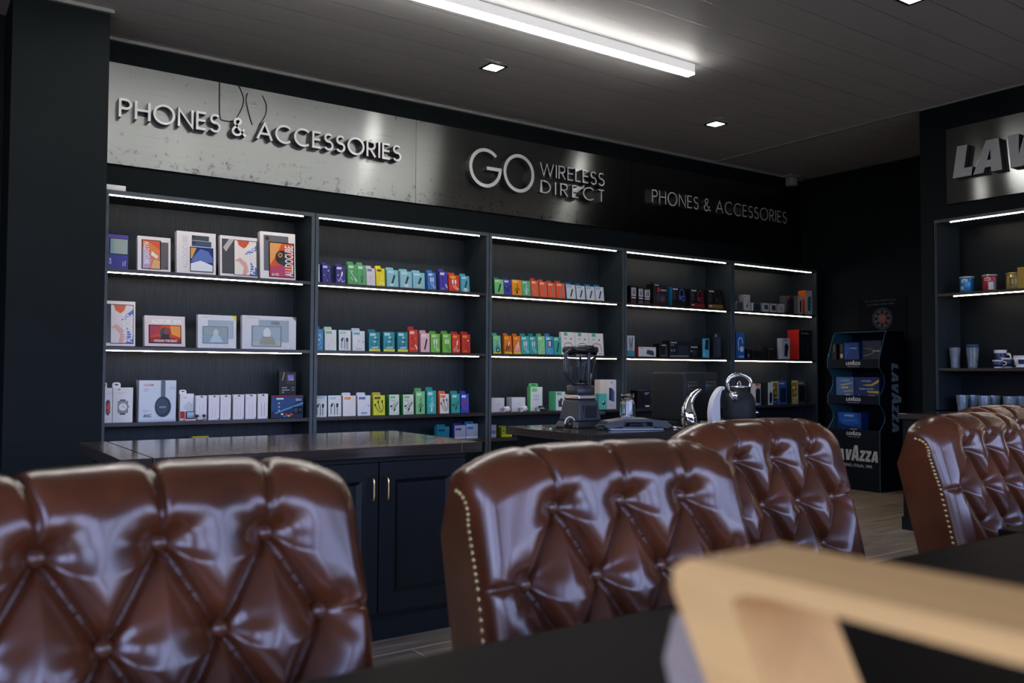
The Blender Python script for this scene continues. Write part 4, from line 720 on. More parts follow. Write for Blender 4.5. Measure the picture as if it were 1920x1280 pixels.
put(3, 'bottom', 1196, 1219, 737.5, 771, '', 'speaker box', 'speaker_box', '#14161a', '#0e0f12', [('r', .55, .84, .92, .88, '#b8bac0'), ('r', .55, .76, .8, .80, '#9a9ca2'), ('r', .6, .08, .95, .16, '#d0d0d4'), ('g', .05, .2, .45, .8, '#20242a')], .10, 0, label='black box beside the oven, seen behind the clear glass tumbler')
# ===== fifth bay
G5 = 'white gadget boxes on the fifth bay top shelf'
def small5(a, b, t_, bt, f, sd, art, L, d=.06, y=5.80): put(4, 'top', a, b, t_, bt, '', 'gadget box', 'gadget_box', f, sd, art, d, 0, group=G5, label=L, y=y)
red = ('c', .14, .86, .08, .08, '#c84a3e')
small5(1381, 1392.7, 563.5, 580, '#4a5458', '#b8b4ae', [red, ('r', .3, .2, .9, .7, '#39464a')], 'small grey box at the left end of the fifth bay top shelf')
small5(1395, 1406.7, 550.6, 581, '#cfc8c4', '#a29a96', [red, ('s', [(.5, .2), (.75, .7)], .06, '#3a3a40'), ('c', .5, .3, .16, .16, '#55585e')], 'upright white gadget box with black squiggle, left part of fifth bay top shelf', .07)
small5(1412, 1426, 566, 582.5, '#39525a', '#cfcac6', [('r', .2, .2, .9, .8, '#22343c'), red], 'low teal-black box between white boxes on fifth bay top shelf')
small5(1430, 1441.7, 566, 583, '#cfcdc9', '#8a8682', [('g', .25, .3, .85, .8, '#2f5c6a'), red], 'small white box with a teal square picture, fifth bay')
small5(1444, 1456, 567, 584, '#cdcac6', '#8a8682', [('g', .25, .25, .85, .8, '#2f4450'), red], 'small white box with a dark square picture, fifth bay')
small5(1458, 1471, 568, 585, '#cbc6c2', '#8a8682', [('g', .2, .25, .85, .75, '#b4b4b8'), red], 'plain small white box left of the tall dark box, fifth bay')
small5(1475, 1492.7, 551.7, 586, '#303038', '#55555e', [red, ('g', .3, .1, .8, .85, '#1c1c22'), ('r', .1, .9, .3, .98, '#c84a3e')], 'tall dark grey box on the fifth bay top shelf', .09, 5.84)
small5(1496, 1505, 552.7, 587, '#cfc9c6', '#55504e', [red, ('p', [(.4, .1), (.7, .1), (.8, .7), (.6, .8), (.4, .7)], '#4a2a2a')], 'narrow white box with maroon speaker, beside the orange box', .05, 5.79)
small5(1512, 1525, 543, 588.5, '#cdd0d0', '#e2601e', [('r', .1, .90, .6, .95, '#8a8e90'), ('p', [(.35, .18), (.75, .14), (.85, .72), (.65, .80), (.35, .70)], '#2f7a70'), ('c', .15, .08, .08, .08, '#c84a3e')], 'tall orange-sided white speaker box at the right end of fifth bay', .09)
G6 = 'boxes on the fifth bay middle shelf'
def mid5(a, b, t_, f, sd, art, L, d, y=5.80, tp=None): put(4, 'middle', a, b, t_, 671.8, '', 'gadget box', 'gadget_box', f, sd, art, d, 0, group=G6, label=L, y=y)
mid5(1380.5, 1396, 623, '#2468b0', '#184a80', [('s', [(.3, .3)]+[(.5+.26*cos(rad(t)), .58+.22*sin(rad(t))) for t in range(180, -20, -20)], .10, '#dfe6f0'), ('c', .66, .36, .22, .24, '#dfe6f0'), ('r', .3, .04, .9, .10, '#a9c4e0')], 'blue headphone box with white headphones, left end of fifth bay middle shelf', .06)
mid5(1402, 1410, 654, '#141519', '#101114', [('r', .05, .2, .35, .5, '#8a8c90')], 'tiny black box next to the blue headphone box', .06)
mid5(1412, 1438.5, 656, '#15161a', '#101114', [('g', .1, .1, .9, .8, '#1c1e24')], 'low wide black box in the middle of the fifth bay', .06)
mid5(1441, 1457, 650.6, '#231519', '#121216', [('r', .1, .84, .5, .92, '#8a8c90'), ('g', .15, .2, .9, .7, '#34181e')], 'black and maroon box left of the white speaker box', .08)
mid5(1466, 1481, 632.5, '#c4c8cc', '#a5a8ac', [('p', [(.30, .16), (.66, .10), (.86, .62), (.60, .78), (.36, .68)], '#20262a'), ('r', .2, .88, .7, .93, '#7a7e84')], 'white speaker box with black oval speaker, before the large red box', .06, 5.77)
mid5(1498, 1521, 616, '#131418', '#b8281c', [('r', .2, .86, .36, .90, '#5a7f8a'), ('r', .42, .87, .80, .89, '#a8a8ac'), ('s', [(.5+.2*cos(rad(t)), .40+.26*sin(rad(t))) for t in range(0, 361, 20)], .03, '#3a3f5e')], 'large black gaming box with bright red side, right end of fifth bay', .15)
G7 = 'speaker boxes on the fifth bay bottom shelf'
def bot5(a, b, t_, f, sd, art, L, d, sa=None): put(4, 'bottom', a, b, t_, 757, '', 'speaker box', 'speaker_box', f, sd, art, d, 0, group=G7, label=L, sideart=sa)
bot5(1416, 1426.5, 716.7, '#bfc0c0', '#d8cfc8', [('p', [(.1, .1), (.9, .1), (.9, .74), (.5, .8), (.1, .7)], '#1c242a'), ('r', 0, .92, .8, 1, '#d8602a'), ('c', .7, .06, .2, .14, '#3a8ad0')], 'white speaker box with orange corner, just right of the kettle', .06)
bot5(1440, 1449.5, 715, '#c4c6c8', '#22262a', [('p', [(.3, .08), (.8, .08), (.85, .5), (.55, .6), (.3, .5)], '#15191d')], 'dark-sided white speaker box, second right of the kettle', .10)
pic = [('g', .04, .26, .96, .96, '#b8b07a'), ('g', .10, .30, .9, .92, '#6a5a2a'), ('c', .4, .7, .16, .16, '#c8b04a'), ('c', .6, .5, .16, .18, '#7a8a3a'), ('c', .3, .45, .12, .12, '#b8483a'), ('r', .1, .08, .7, .14, '#8fa0b8')]
bot5(1460, 1475, 712.5, '#2a4f8a', '#2c4060', [('g', .2, .1, .9, .7, '#18263c'), ('r', .1, .86, .7, .92, '#b8c4d4')]+[], 'blue speaker box with garden picture on its side, third right of kettle', .10, pic)
bot5(1496, 1511, 713, '#3a3f44', '#8a7f4a', [('g', .15, .1, .9, .78, '#15181c'), ('r', .1, .86, .7, .92, '#a8acb0')], 'rightmost speaker box with yellow-green picture side, fifth bay bottom shelf', .08, pic)
# ------------------------------------------------------------------ ceiling lights
lx1 = at_z(1302.8, 119.5, ZC); ly = lx1.y
r = tag(empty('linear_ceiling_light', (1.9, ly+0.035, ZC)), 'long white linear ceiling light with glowing underside', 'ceiling light')
x0_, x1_ = -0.9-1.9, lx1.x-1.9
q = MB(); q.box((x0_, -0.035, -0.062), (x1_, 0.035, -0.0015), M['lampbody']); q.build('housing', r)
q = MB(); q.box((x0_+0.001, -0.034, -0.076), (x1_-0.001, 0.034, -0.0625), M['diffuser']); q.build('diffuser', r)
DLS = [(3.39, 5.111, 'square ceiling downlight nearer the column, above the GO sign'), (5.746, 5.154, 'square ceiling downlight further along, left of the corner sensor'), (4.72, 2.74, 'square ceiling downlight cut off by the top edge, right of linear light'), (1.03, 5.10, None), (2.30, 2.74, None)]
for i, (x, y, lb) in enumerate(DLS):
    r = empty('downlight', (x, y, ZC)); lb = lb or ['square ceiling downlight closest to the column, left of the long linear light', 'square ceiling downlight on the camera side of the long linear light'][i-3]
    tag(r, lb, 'ceiling light', 'square downlights in the ceiling')
    q = MB(); a, b = .075, .056
    for c, d in (((-a, -a), (a, -b)), ((-a, b), (a, a)), ((-a, -b), (-b, b)), ((b, -b), (a, b))): q.box((*c, -.006), (*d, -.0008), M['matteblack'])
    q.build('frame', r)
    q = MB(); q.box((-b, -b, -.004), (b, b, -.0008), M['spot']); q.build('lens', r)
r = tag(empty('motion_sensor', (7.93, 6.03, ZC-0.001)), 'grey motion sensor under the ceiling in the far corner', 'sensor')
r.location.x = at_y(1484, 340, 6.03).x
gs = principled('sensor_grey', (.32, .34, .35), .5, noise=.05)
q = MB(); q.rbox((-.075, -.06, -.022), (.075, .06, 0), gs, .004, 2, False); q.build('mount', r)
q = MB(); q.rbox((-.052, -.05, -.12), (.052, .045, -.0225), gs, .014, 3); q.build('body', r)
q = MB(); q.rbox((-.034, -.058, -.105), (.034, -.0502, -.04), principled('sensor_lens', (.42, .44, .45), .3, noise=.02), .003, 1); q.build('lens', r)

# ------------------------------------------------------------------ island counters
CZ = 0.815
def panel_door(r, x0, x1, z0, z1, y, hx, m=M['cabpaint']):
    q = MB(); f = .075; d = .022
    q.box((x0, y-d, z0), (x0+f, y, z1), m); q.box((x1-f, y-d, z0), (x1, y, z1), m); q.box((x0+f, y-d, z0), (x1-f, y, z0+f), m); q.box((x0+f, y-d, z1-f), (x1-f, y, z1), m)
    a0, a1, b0, b1 = x0+f, x1-f, z0+f, z1-f; e = .018; yi = y-.006            # moulded inner frame and recessed panel
    for A_, B_, C_, D_ in (((a0, b0), (a1, b0), (a1-e, b0+e), (a0+e, b0+e)), ((a1, b0), (a1, b1), (a1-e, b1-e), (a1-e, b0+e)), ((a1, b1), (a0, b1), (a0+e, b1-e), (a1-e, b1-e)), ((a0, b1), (a0, b0), (a0+e, b0+e), (a0+e, b1-e))):
        q.add([(A_[0], y-d, A_[1]), (B_[0], y-d, B_[1]), (C_[0], yi, C_[1]), (D_[0], yi, D_[1])], [(0, 1, 2, 3)], m)
    q.box((a0+e, yi, b0+e), (a1-e, y, b1-e), m)
    dr = q.build('door', r)
    q = MB(); hz0, hz1 = z1-.155, z1-.06
    if hx is not None:
        q.tube([(hx, y-d, hz0), (hx, y-d-.018, hz0-.002), (hx, y-d-.03, hz0+.010), (hx, y-d-.032, (hz0+hz1)/2), (hx, y-d-.03, hz1-.010), (hx, y-d-.018, hz1+.002), (hx, y-d, hz1)], [.0065, .005, .0042, .004, .0042, .005, .0065], M['brass'], 10)
        for hz in (hz0, hz1): q.lathe([(0, 0), (.007, .001), (.007, .003), (0, .004)], M['brass'], 12, (hx, y-d-.001, hz-.002))
        q.build('handle', dr)
def island(name, x0, x1, y0, y1, doors, label, grp):
    r = tag(empty(name, ((x0+x1)/2, (y0+y1)/2, 0)), label, 'counter', grp); cx, cy = (x0+x1)/2, (y0+y1)/2
    bx0, bx1, by0, by1 = x0+.05-cx, x1-.05-cx, y0+.06-cy, y1-.05-cy
    q = MB(); q.box((bx0, by0+.022, .0), (bx1, by1, CZ-.045), M['cabpaint'])
    q.box((bx0-.004, by0-.004, 0), (bx1+.004, by0+.022, .085), M['cabpaint']); q.add([(bx0-.004, by0-.004, .085), (bx1+.004, by0-.004, .085), (bx1+.004, by0+.010, .105), (bx0-.004, by0+.010, .105)], [(0, 1, 2, 3)], M['cabpaint'])
    q.box((bx0, by0+.008, .085), (bx1, by0+.022, .108), M['cabpaint'])
    q.box((bx0, by0+.004, CZ-.068), (bx1, by0+.022, CZ-.045), M['cabpaint'])
    q.build('body', r)
    for a, b, hx in doors: panel_door(r, a-cx, b-cx, .112, CZ-.072, by0+.022, None if hx is None else hx-cx)
    q = MB(); w = .11
    q.rbox((x0-cx+w+.0015, y0-cy, CZ-.044), (x1-cx-w-.0015, y1-cy, CZ), M['worktop'], .003, 1, False)
    q.rbox((x0-cx, y0-cy, CZ-.044), (x0-cx+w, y1-cy, CZ), M['worktop'], .003, 1, False); q.rbox((x1-cx-w, y0-cy, CZ-.044), (x1-cx, y1-cy, CZ), M['worktop'], .003, 1, False)
    q.build('worktop', r)
    return r
island('island_counter', 0.623, 2.135, 3.29, 4.16, [(.68, 1.165, None), (1.17, 1.65, 1.617), (1.656, 2.08, 1.684)], 'dark island counter with walnut top and brass door handles, beside the column', 'island counters with walnut tops')
island('island_counter', 2.85, 4.72, 3.38, 4.15, [(2.91, 3.34, 3.30), (3.346, 3.78, 3.38), (3.786, 4.22, 4.18), (4.226, 4.66, 4.27)], 'dark island counter carrying the blender, oven and kettle, behind the leather chairs', 'island counters with walnut tops')

# ------------------------------------------------------------------ things on the far counter
def fr_box(q, c, w0, d0, z0, w1, d1, z1, m):
    x, y = c; q.hexa([(x-w0, y-d0, z0), (x+w0, y-d0, z0), (x+w0, y+d0, z0), (x-w0, y+d0, z0)], [(x-w1, y-d1, z1), (x+w1, y-d1, z1), (x+w1, y+d1, z1), (x-w1, y+d1, z1)], m)
Z = CZ+0.0006
bp_ = at_z(1086, 803, CZ)
r = tag(empty('blender', (bp_.x+.085, bp_.y+.095, Z)), 'dark grey countertop blender with clear jug and black lid', 'blender')
q = MB(); fr_box(q, (0, 0), .105, .105, 0, .092, .092, .035, M['darkgrey']); q.build('foot', r, bevel=.006)
q = MB(); fr_box(q, (0, 0), .088, .092, .0352, .070, .072, .158, M['darkgrey']); q.build('base', r, bevel=.012)
q = MB(); q.rbox((-.045, -.0905, .055), (.05, -.072, .125), M['black'], .004, 2, False)
for i in range(4): q.box((-.036+.021*i, -.0915, .062), (-.020+.021*i, -.0904, .118), M['matteblack'])
q.build('control_panel', r)
q = MB(); fr_box(q, (0, 0), .069, .069, .1585, .066, .066, .186, M['steelband']); q.build('collar', r, bevel=.008)
def sq_lathe(q, prof, m, n=32, e=4.0):
    sq = lambda a: (abs(cos(a))**(2/e)*(1 if cos(a) >= 0 else -1), abs(sin(a))**(2/e)*(1 if sin(a) >= 0 else -1))
    vs = []; fs = []
    for rr, z in prof:
        for k in range(n):
            u = sq(2*pi*k/n+pi/n); vs.append((rr*u[0], rr*u[1], z))
    for i in range(len(prof)-1):
        for k in range(n): fs.append((i*n+k, i*n+(k+1) % n, (i+1)*n+(k+1) % n, (i+1)*n+k))
    if prof[0][0] > 1e-5: fs.append(tuple(reversed(range(n))))
    if prof[-1][0] > 1e-5: fs.append(tuple((len(prof)-1)*n+k for k in range(n)))
    q.add(vs, fs, m, True)
q = MB(); sq_lathe(q, [(.062, .1865), (.064, .20), (.066, .235), (.060, .238), (0.0, .240)], M['darkgrey']); q.build('jug_base', r)
q = MB(); sq_lathe(q, [(.052, .2405), (.058, .27), (.068, .33), (.078, .40), (.082, .425), (.079, .425), (.075, .40), (.065, .33), (.055, .27), (.049, .246), (0, .245)], M['jug']); q.build('jug', r)
q = MB(); q.tube([(0, 0, .247), (0, 0, .40)], .006, M['darkgrey'], 8)
for zz, a in ((.27, 0), (.32, 60), (.37, 120)): q.hexa([(-.04*cos(rad(a))-.004, -.04*sin(rad(a))-.004, zz), (.04*cos(rad(a)), .04*sin(rad(a))-.008, zz), (.04*cos(rad(a)), .04*sin(rad(a))+.008, zz), (-.04*cos(rad(a)), -.04*sin(rad(a))+.008, zz)], [(-.04*cos(rad(a))-.004, -.04*sin(rad(a))-.004, zz+.003), (.04*cos(rad(a)), .04*sin(rad(a))-.008, zz+.003), (.04*cos(rad(a)), .04*sin(rad(a))+.008, zz+.003), (-.04*cos(rad(a)), -.04*sin(rad(a))+.008, zz+.003)], M['chrome'])
q.build('blade_stack', r)
q = MB(); q.rbox((-.010, -.082, .238), (.010, -.068, .43), M['darkgrey'], .004, 2); q.build('front_rib', r)
q = MB(); sq_lathe(q, [(.083, .4255), (.088, .432), (.088, .452), (.080, .460), (0, .461)], M['black']); q.rbox((-.03, -.092, .440), (.03, -.02, .466), M['black'], .006, 2); q.build('lid', r)
q = MB(); q.tube([(-.055, -.01, .246), (-.095, -.02, .275), (-.128, -.028, .305), (-.134, -.03, .33), (-.132, -.03, .40), (-.118, -.026, .425), (-.088, -.02, .437)], [.010, .0105, .011, .011, .0105, .010, .009], M['darkgrey'], 12); q.build('handle', r)
# white roll and small things beside its foot
p = at_z(1066, 806, CZ); r = tag(empty('cable_reel', (p.x, p.y, Z)), 'small black reel with a white rim at the foot of the blender', 'cable reel')
q = MB(); q.tube([(-.010, 0, .032), (.010, 0, .032)], .026, M['black'], 20); q.build('core', r)
q = MB(); q.tube([(.034*cos(rad(a)), -.012, .037+.034*sin(rad(a))) for a in range(20, 200, 12)], .0035, M['white'], 8); q.tube([(0, -.012, .002), (0, -.012, .032)], .003, M['black'], 6); q.build('rim', r)
p = at_z(1042, 805, CZ); r = tag(empty('pen', (p.x, p.y, Z+.006), rad(12)), 'short dark pen with pale tip lying left of the blender', 'pen')
q = MB(); q.tube([(-.035, 0, 0), (.06, 0, 0)], .0055, M['black'], 8); q.build('barrel', r); q = MB(); q.tube([(-.048, 0, 0), (-.0352, 0, 0)], .0045, M['white'], 8); q.build('tip', r)
# pedestal shaped holder behind the appliance
p = at_z(1137, 800, CZ); r = tag(empty('pedestal_stand', (p.x+.02, p.y+.10, Z)), 'small grey mushroom-shaped stand between the blender and the flat appliance', 'stand')
q = MB(); q.lathe([(.032, 0), (.030, .01), (.017, .02), (.015, .055), (.02, .065)], M['darkgrey'], 20); q.build('stem', r)
q = MB(); q.lathe([(.030, .0652), (.043, .069), (.044, .077), (.035, .082), (0, .083)], M['darkgrey'], 24); q.build('cap', r)
# clear tumbler standing upside down
p = at_z(1189, 797, CZ); r = tag(empty('tumbler', (p.x+.06, p.y+.12, Z)), 'tall clear fluted glass tumbler upside down behind the flat grey appliance', 'glass')
q = MB(); n = 24; vs = []; fs = []
prof = [(.050, 0), (.049, .05), (.046, .12), (.041, .17), (.037, .185), (0, .187)]; prin = [(.0, .172), (.034, .170), (.042, .12), (.045, .05), (.0465, .0)]
for rr, z in prof+prin:
    for k in range(n): f = 1+(.05 if (k % 2 and rr > .03 and z < .18) else 0); vs.append((rr*f*cos(2*pi*k/n), rr*f*sin(2*pi*k/n), z))
L_ = len(prof+prin)
for i in range(L_-1):
    for k in range(n): fs.append((i*n+k, i*n+(k+1) % n, (i+1)*n+(k+1) % n, (i+1)*n+k))
for k in range(n): fs.append(((L_-1)*n+k, (L_-1)*n+(k+1) % n, (k+1) % n, k))
q.add(vs, fs, M['glass'], True); q.build('glass_body', r)
# flat appliance with recessed front
p = at_z(1196, 806, CZ); r = tag(empty('flat_appliance', (p.x+.02, p.y+.05, Z), rad(-24)), 'flat dark grey appliance with a recessed front, before the clear glass tumbler', 'appliance')
q = MB()
poly = [(-.195, .012), (.195, .012), (.20, .030), (.185, .046), (.06, .060), (-.05, .060), (-.185, .044), (-.20, .028)]
fr = lambda u, v, w: (u, -.07+w, v)
pts = [fr(u, v, 0) for u, v in poly]
q.extrude([(-.17, .010), (-.195, .022), (-.165, .046), (-.075, .058), (-.085, .018)], M['darkgrey'], fr, .16); q.extrude([(.085, .018), (.075, .058), (.165, .046), (.195, .022), (.17, .010)], M['darkgrey'], fr, .16)
q.extrude([(-.085, .044), (-.075, .0605), (.075, .0605), (.085, .044)], M['darkgrey'], fr, .16); q.extrude([(-.09, .010), (-.085, .019), (.085, .019), (.09, .010)], M['darkgrey'], fr, .16)
q.build('housing', r)
q = MB(); q.box((-.084, -.02, .0192), (.084, .0, .0438), M['black']); q.rbox((-.05, -.06, .0192), (.03, -.021, .036), M['matteblack'], .003, 1); q.build('recess', r)
q = MB(); q.tube([(-.17, -.05, .025), (-.215, -.055, .028), (-.235, -.05, .020), (-.225, -.04, .012), (-.17, -.04, .011)], .006, M['darkgrey'], 8); q.build('handle', r)
q = MB(); q.rbox((-.16, -.085, .0), (.14, .09, .0092), principled('bluish_white_tray', (.25, .32, .40), .3, noise=.03), .002, 1); q.build('tray', r)
p = at_z(1262, 803, CZ); r = tag(empty('keys', (p.x, p.y, Z)), 'small bunch of metal keys lying right of the flat appliance', 'keys')
for i in range(3):
    q = MB(); a = .5*i-.3; q.tube([(.004, 0, .0035+.003*i), (.045*cos(a), .03*sin(a), .0035+.003*i)], .003, M['chrome'], 6); q.lathe([(0, 0), (.009, .0005), (.009, .0025), (0, .003)], M['chrome'], 12, (.052*cos(a), .036*sin(a), .002+.003*i)); q.build('key', r)
# black oven
p = at_y(1284, 790, 3.79); pr_ = at_y(1348, 700, p.y)
ow = pr_.x-p.x; oh = at_y(1284, 697.5, p.y).z-Z
od = 0.30
r = tag(empty('countertop_oven', (p.x+ow/2, p.y+od/2, Z)), 'large black countertop oven with vent grilles, behind the chrome and white ornaments', 'oven')
q = MB(); q.rbox((-ow/2, -od/2, .012), (ow/2, od/2, oh), M['matteblack'], .018, 3); q.build('body', r)
for k, cxx in enumerate((-.085, .075)):
    q = MB(); q.rbox((cxx-.045, -od/2-.003, oh-.13), (cxx+.045, -od/2+.001, oh-.055), principled('oven_vent', (.03, .034, .04), .4), .003, 1)
    for j in range(3): q.box((cxx-.036, -od/2-.005, oh-.121+.022*j), (cxx+.036, -od/2-.0031, oh-.109+.022*j), M['black'])
    q.build('vent_grille', r)
for sx in (-1, 1):
    for sy in (-1, 1): q = MB(); q.lathe([(.012, 0), (.012, .0118)], M['black'], 12, (sx*(ow/2-.04), sy*(od/2-.04), 0)); q.build('foot', r)
# two horn shaped ornaments
def horn(px, m, label, flip, hgt, name='horn_vase'):
    p = at_z(px, 799, CZ); r = tag(empty(name, (p.x, p.y, Z)), label, 'ornament', 'curved horn ornaments')
    q = MB(); n = 20; pts = []; rr = []
    for i in range(n+1):
        t = i/n; x = -.018*sin(t*pi*.9) + .085*max(0, t-.35)**2/.4225; zt = hgt*(t-.22*max(0, t-.62)**2/.1444*.38); pts.append((x*.8, -x*.3, .001+zt)); rr.append((.034+.016*sin(pi*min(1, t*1.5+.1)))*(1-t)**.7 + .0085*t**.5)
    rr[0] = .034
    q.tube(pts, rr, m, 18); q.build(name+'_body', r)
horn(1294, M['chrome'], 'polished chrome horn-shaped vase curling to the right, before the black oven', 1, .235)
p = at_z(1340, 798, CZ); r = tag(empty('crescent_ornament', (p.x, p.y, Z)), 'white crescent-shaped ornament between the chrome horn and the black kettle', 'ornament', 'curved horn ornaments')
out = [(.040, .0)]+[(.0-.062*sin(rad(a))*1.0+.004, .005+.225*(a/115.0)) if False else (.052-.115*cos(rad(a-52))**1.0+.0*a, .0) for a in []]
outer = [(-.028, 0), (-.040, .03), (-.044, .07), (-.038, .115), (-.022, .16), (.004, .195), (.036, .222), (.062, .232), (.070, .228), (.070, .218)]
inner = [(.045, .208), (.034, .18), (.028, .15), (.028, .10), (.030, .05), (.030, 0)]
o3, _ = smooth_path([(u, v, 0) for u, v in outer], 1); i3, _ = smooth_path([(u, v, 0) for u, v in inner], 1); outer = [(p.x, p.y) for p in o3]; inner = [(p.x, p.y) for p in i3]
q = MB(); q.extrude(ccw(outer+inner), M['ceramic'], lambda u, v, w: (u, -.018+w, v), .036); q.build('crescent_body', r, bevel=.008)
# kettle
p = at_z(1386, 797, CZ); r = tag(empty('kettle', (p.x, p.y, Z), rad(0)), 'matte black dome kettle with chrome spout and arched chrome handle', 'kettle')
q = MB(); q.lathe([(.086, 0), (.090, .004), (.090, .02), (.084, .024)], M['black'], 32); q.build('power_base', r)
q = MB(); q.lathe([(.086, .0245), (.094, .03), (.097, .06), (.096, .13), (.090, .165), (.074, .19), (.058, .20), (.052, .214), (.050, .225), (0, .226)], M['matteblack'], 40); q.build('body', r)
q = MB(); q.lathe([(.050, .2265), (.052, .229), (.045, .236), (0, .239)], M['chrome'], 32); q.tube([(.015*cos(rad(a)), 0, .241+.020*sin(rad(a))) for a in range(-5, 186, 12)], .0035, M['chrome'], 8); q.build('lid', r)
q = MB(); q.tube([(-.050, .03, .205), (-.060, .036, .235), (-.060, .036, .265), (-.040, .024, .292), (0, 0, .305), (.040, -.024, .292), (.060, -.036, .262), (.055, -.033, .226)], [.010, .012, .013, .013, .0125, .013, .012, .010], M['chrome'], 14); q.build('handle', r)
q = MB(); q.tube([(-.060, -.030, .150), (-.084, -.036, .172), (-.102, -.040, .198)], [.028, .023, .025], M['chrome'], 18); q.build('spout', r)
q = MB(); q.lathe([(0, 0), (.016, .002), (.018, .008), (.012, .016), (0, .018)], M['chrome'], 16, (.088, -.055, .07)); q.build('dial', r)

# ------------------------------------------------------------------ coffee shelving on the right
X6 = XB
r = tag(empty('shelving_unit', (X6, 1.6, 0)), 'dark shelving unit with cans, cups and glasses under the right-hand sign', 'shelves')
ya, yb_ = 0.2-1.6, 3.795-1.6
def P6(name, a, b, m):
    q = MB(); q.box(a, b, m); return q.build(name, r)
P6('side_panel', (0.001, yb_-.024, .842), (.355, yb_, 2.345), M['cab']); P6('side_panel', (0.001, ya, .842), (.355, ya+.024, 2.345), M['cab']); P6('back_panel', (.343, ya+.024, .842), (.355, yb_-.024, 2.32), M['cabpaint'])
P6('top_panel', (0.001, ya, 2.345), (.355, yb_, 2.369), M['edge'])
for z in (1.772, 1.176): P6('shelf', (.005, ya+.024, z-.022), (.343, yb_-.024, z), M['board'])
for z, e in ((2.345, .125), (1.750, .145)): P6('led_strip', (.018, ya+.03, z-.0065), (.025, yb_-e, z-.0005), M['led'])
P6('led_strip', (.018, ya+.03, 1.1535-.007), (.030, ya+1.2, 1.1535), M['led'])
# base cabinet under it
r = tag(empty('base_cabinet', (6.5, 1.9, 0)), 'dark base cabinet with a panelled door under the right-hand coffee shelving', 'cabinet')
q = MB(); q.box((-.50, -1.7, .0), (.60, 1.70, .80), M['cabpaint']); q.box((-.524, -1.7, 0), (-.50, 1.70, .09), M['cabpaint']); q.build('body', r)
q = MB(); q.rbox((-.53, -1.72, .8005), (.655, 1.72, .8405), M['worktop'], .003, 1, False); q.build('worktop', r)
for k in range(4):
    y1 = 1.66-k*.60; y0 = y1-.585; q = MB(); f = .10
    q.box((-.522, y0, .11), (-.501, y0+f, .785), M['cabpaint']); q.box((-.522, y1-f, .11), (-.501, y1, .785), M['cabpaint']); q.box((-.522, y0+f, .11), (-.501, y1-f, .11+f), M['cabpaint']); q.box((-.522, y0+f, .785-f), (-.501, y1-f, .785), M['cabpaint']); q.box((-.508, y0+f, .11+f), (-.501, y1-f, .785-f), M['cabpaint'])
    q.box((-.512, y0+f, .11+f), (-.508, y0+f+.012, .785-f), M['edge']); q.box((-.512, y1-f-.012, .11+f), (-.508, y1-f, .785-f), M['edge']); q.box((-.512, y0+f, .11+f), (-.508, y1-f, .122+f), M['edge'])
    q.build('door', r)
def can(px, pyb, m, rimm, label, art, rr=.052, hh=.128):
    p = at_x(px, pyb, 6.93); r = tag(empty('coffee_can', (p.x, p.y, 1.7726)), label, 'can', 'coffee cans on the right-hand shelf')
    q = MB(); q.lathe([(rr*.96, 0), (rr, .003), (rr, hh-.012), (rr*.97, hh-.008)], m, 32)
    e = rr+.0006
    def fr(u, v, z): a = rad(180+ (u-.5)*120+22); return ((e-z)*cos(a), (e-z)*sin(a), v*hh)
    for (u0, v0, u1, v1, c) in art:
        for i in range(6):
            a, b = u0+(u1-u0)*i/6, u0+(u1-u0)*(i+1)/6; q.add([fr(a, v0, 0), fr(b, v0, 0), fr(b, v1, 0), fr(a, v1, 0)], [(3, 2, 1, 0)], card(c, .25))
    q.build('tin', r)
    q = MB(); q.lathe([(rr*1.05, hh-.0078), (rr*1.06, hh), (rr, hh+.003), (0, hh+.003)], rimm, 32); q.build('lid', r)
rim = principled('can_rim', (.62, .60, .58), .35, .2)
can(1813, 549, principled('blue_tin', (.03, .22, .48), .25, .35, noise=.05), rim, 'blue coffee can with white lettering, leftmost on the right-hand shelf', [(.15, .66, .60, .84, '#cfe2ee'), (.2, .70, .55, .76, '#1f5a94'), (.10, .2, .35, .42, '#c9b0a4')])
can(1856, 546, principled('red_tin', (.45, .035, .045), .25, .35, noise=.05), rim, 'red and silver coffee can between the blue can and the gold can', [(.15, .64, .60, .84, '#e2c4c0'), (.45, .10, .78, .55, '#dfe0e0'), (.78, .05, 1.0, .85, '#8f9aa0'), (.2, .7, .5, .76, '#9a1f28')])
can(1901, 543, principled('gold_tin', (.42, .33, .10), .28, .6, noise=.05), principled('gold_lid', (.5, .38, .14), .3, .5), 'gold coffee can with a round dark emblem, right of the red can', [(.28, .25, .62, .72, '#4a3d14'), (.34, .31, .56, .66, '#b09a4a'), (.7, .05, .85, .9, '#d9cf9a')])
p = at_x(1929, 541, 6.93); q = MB(); q.rbox((-.045, -.06, 0), (.045, .06, .165), card('#b8963c', .3), .002, 1, False); tag(q.build('coffee_box', loc=(p.x, p.y, 1.7726)), 'tall gold coffee box cut off by the right edge of the photo', 'box')
def tumbler(px, pyb, zz, label, grp, rr=.042, hh=.165, X=6.93, lid=False, ribs=True):
    p = at_x(px, pyb, X); r = tag(empty('tumbler', (p.x, p.y, zz+.0006)), label, 'glass', grp)
    q = MB(); q.lathe([(.0, .0), (rr*.72, .0), (rr*.75, .012), (rr*.86, hh*.5), (rr*.90, hh*.52), (rr, hh), (rr*.95, hh), (rr*.85, hh*.54), (rr*.80, hh*.48), (rr*.68, .018), (0, .016)], M['crystal'], 20, smooth=False); q.build('glass_body', r)
    if ribs:
        for k in range(5): pass
    if lid: q = MB(); q.lathe([(rr*.98, hh+.0005), (rr*1.06, hh+.004), (rr*1.04, hh+.02), (rr*.7, hh+.026), (0, hh+.027)], M['navy'], 24); q.build('lid', r)
tumbler(1791, 690, 1.176, 'tall clear glass without lid, leftmost on the middle coffee shelf', 'glasses on the coffee shelf')
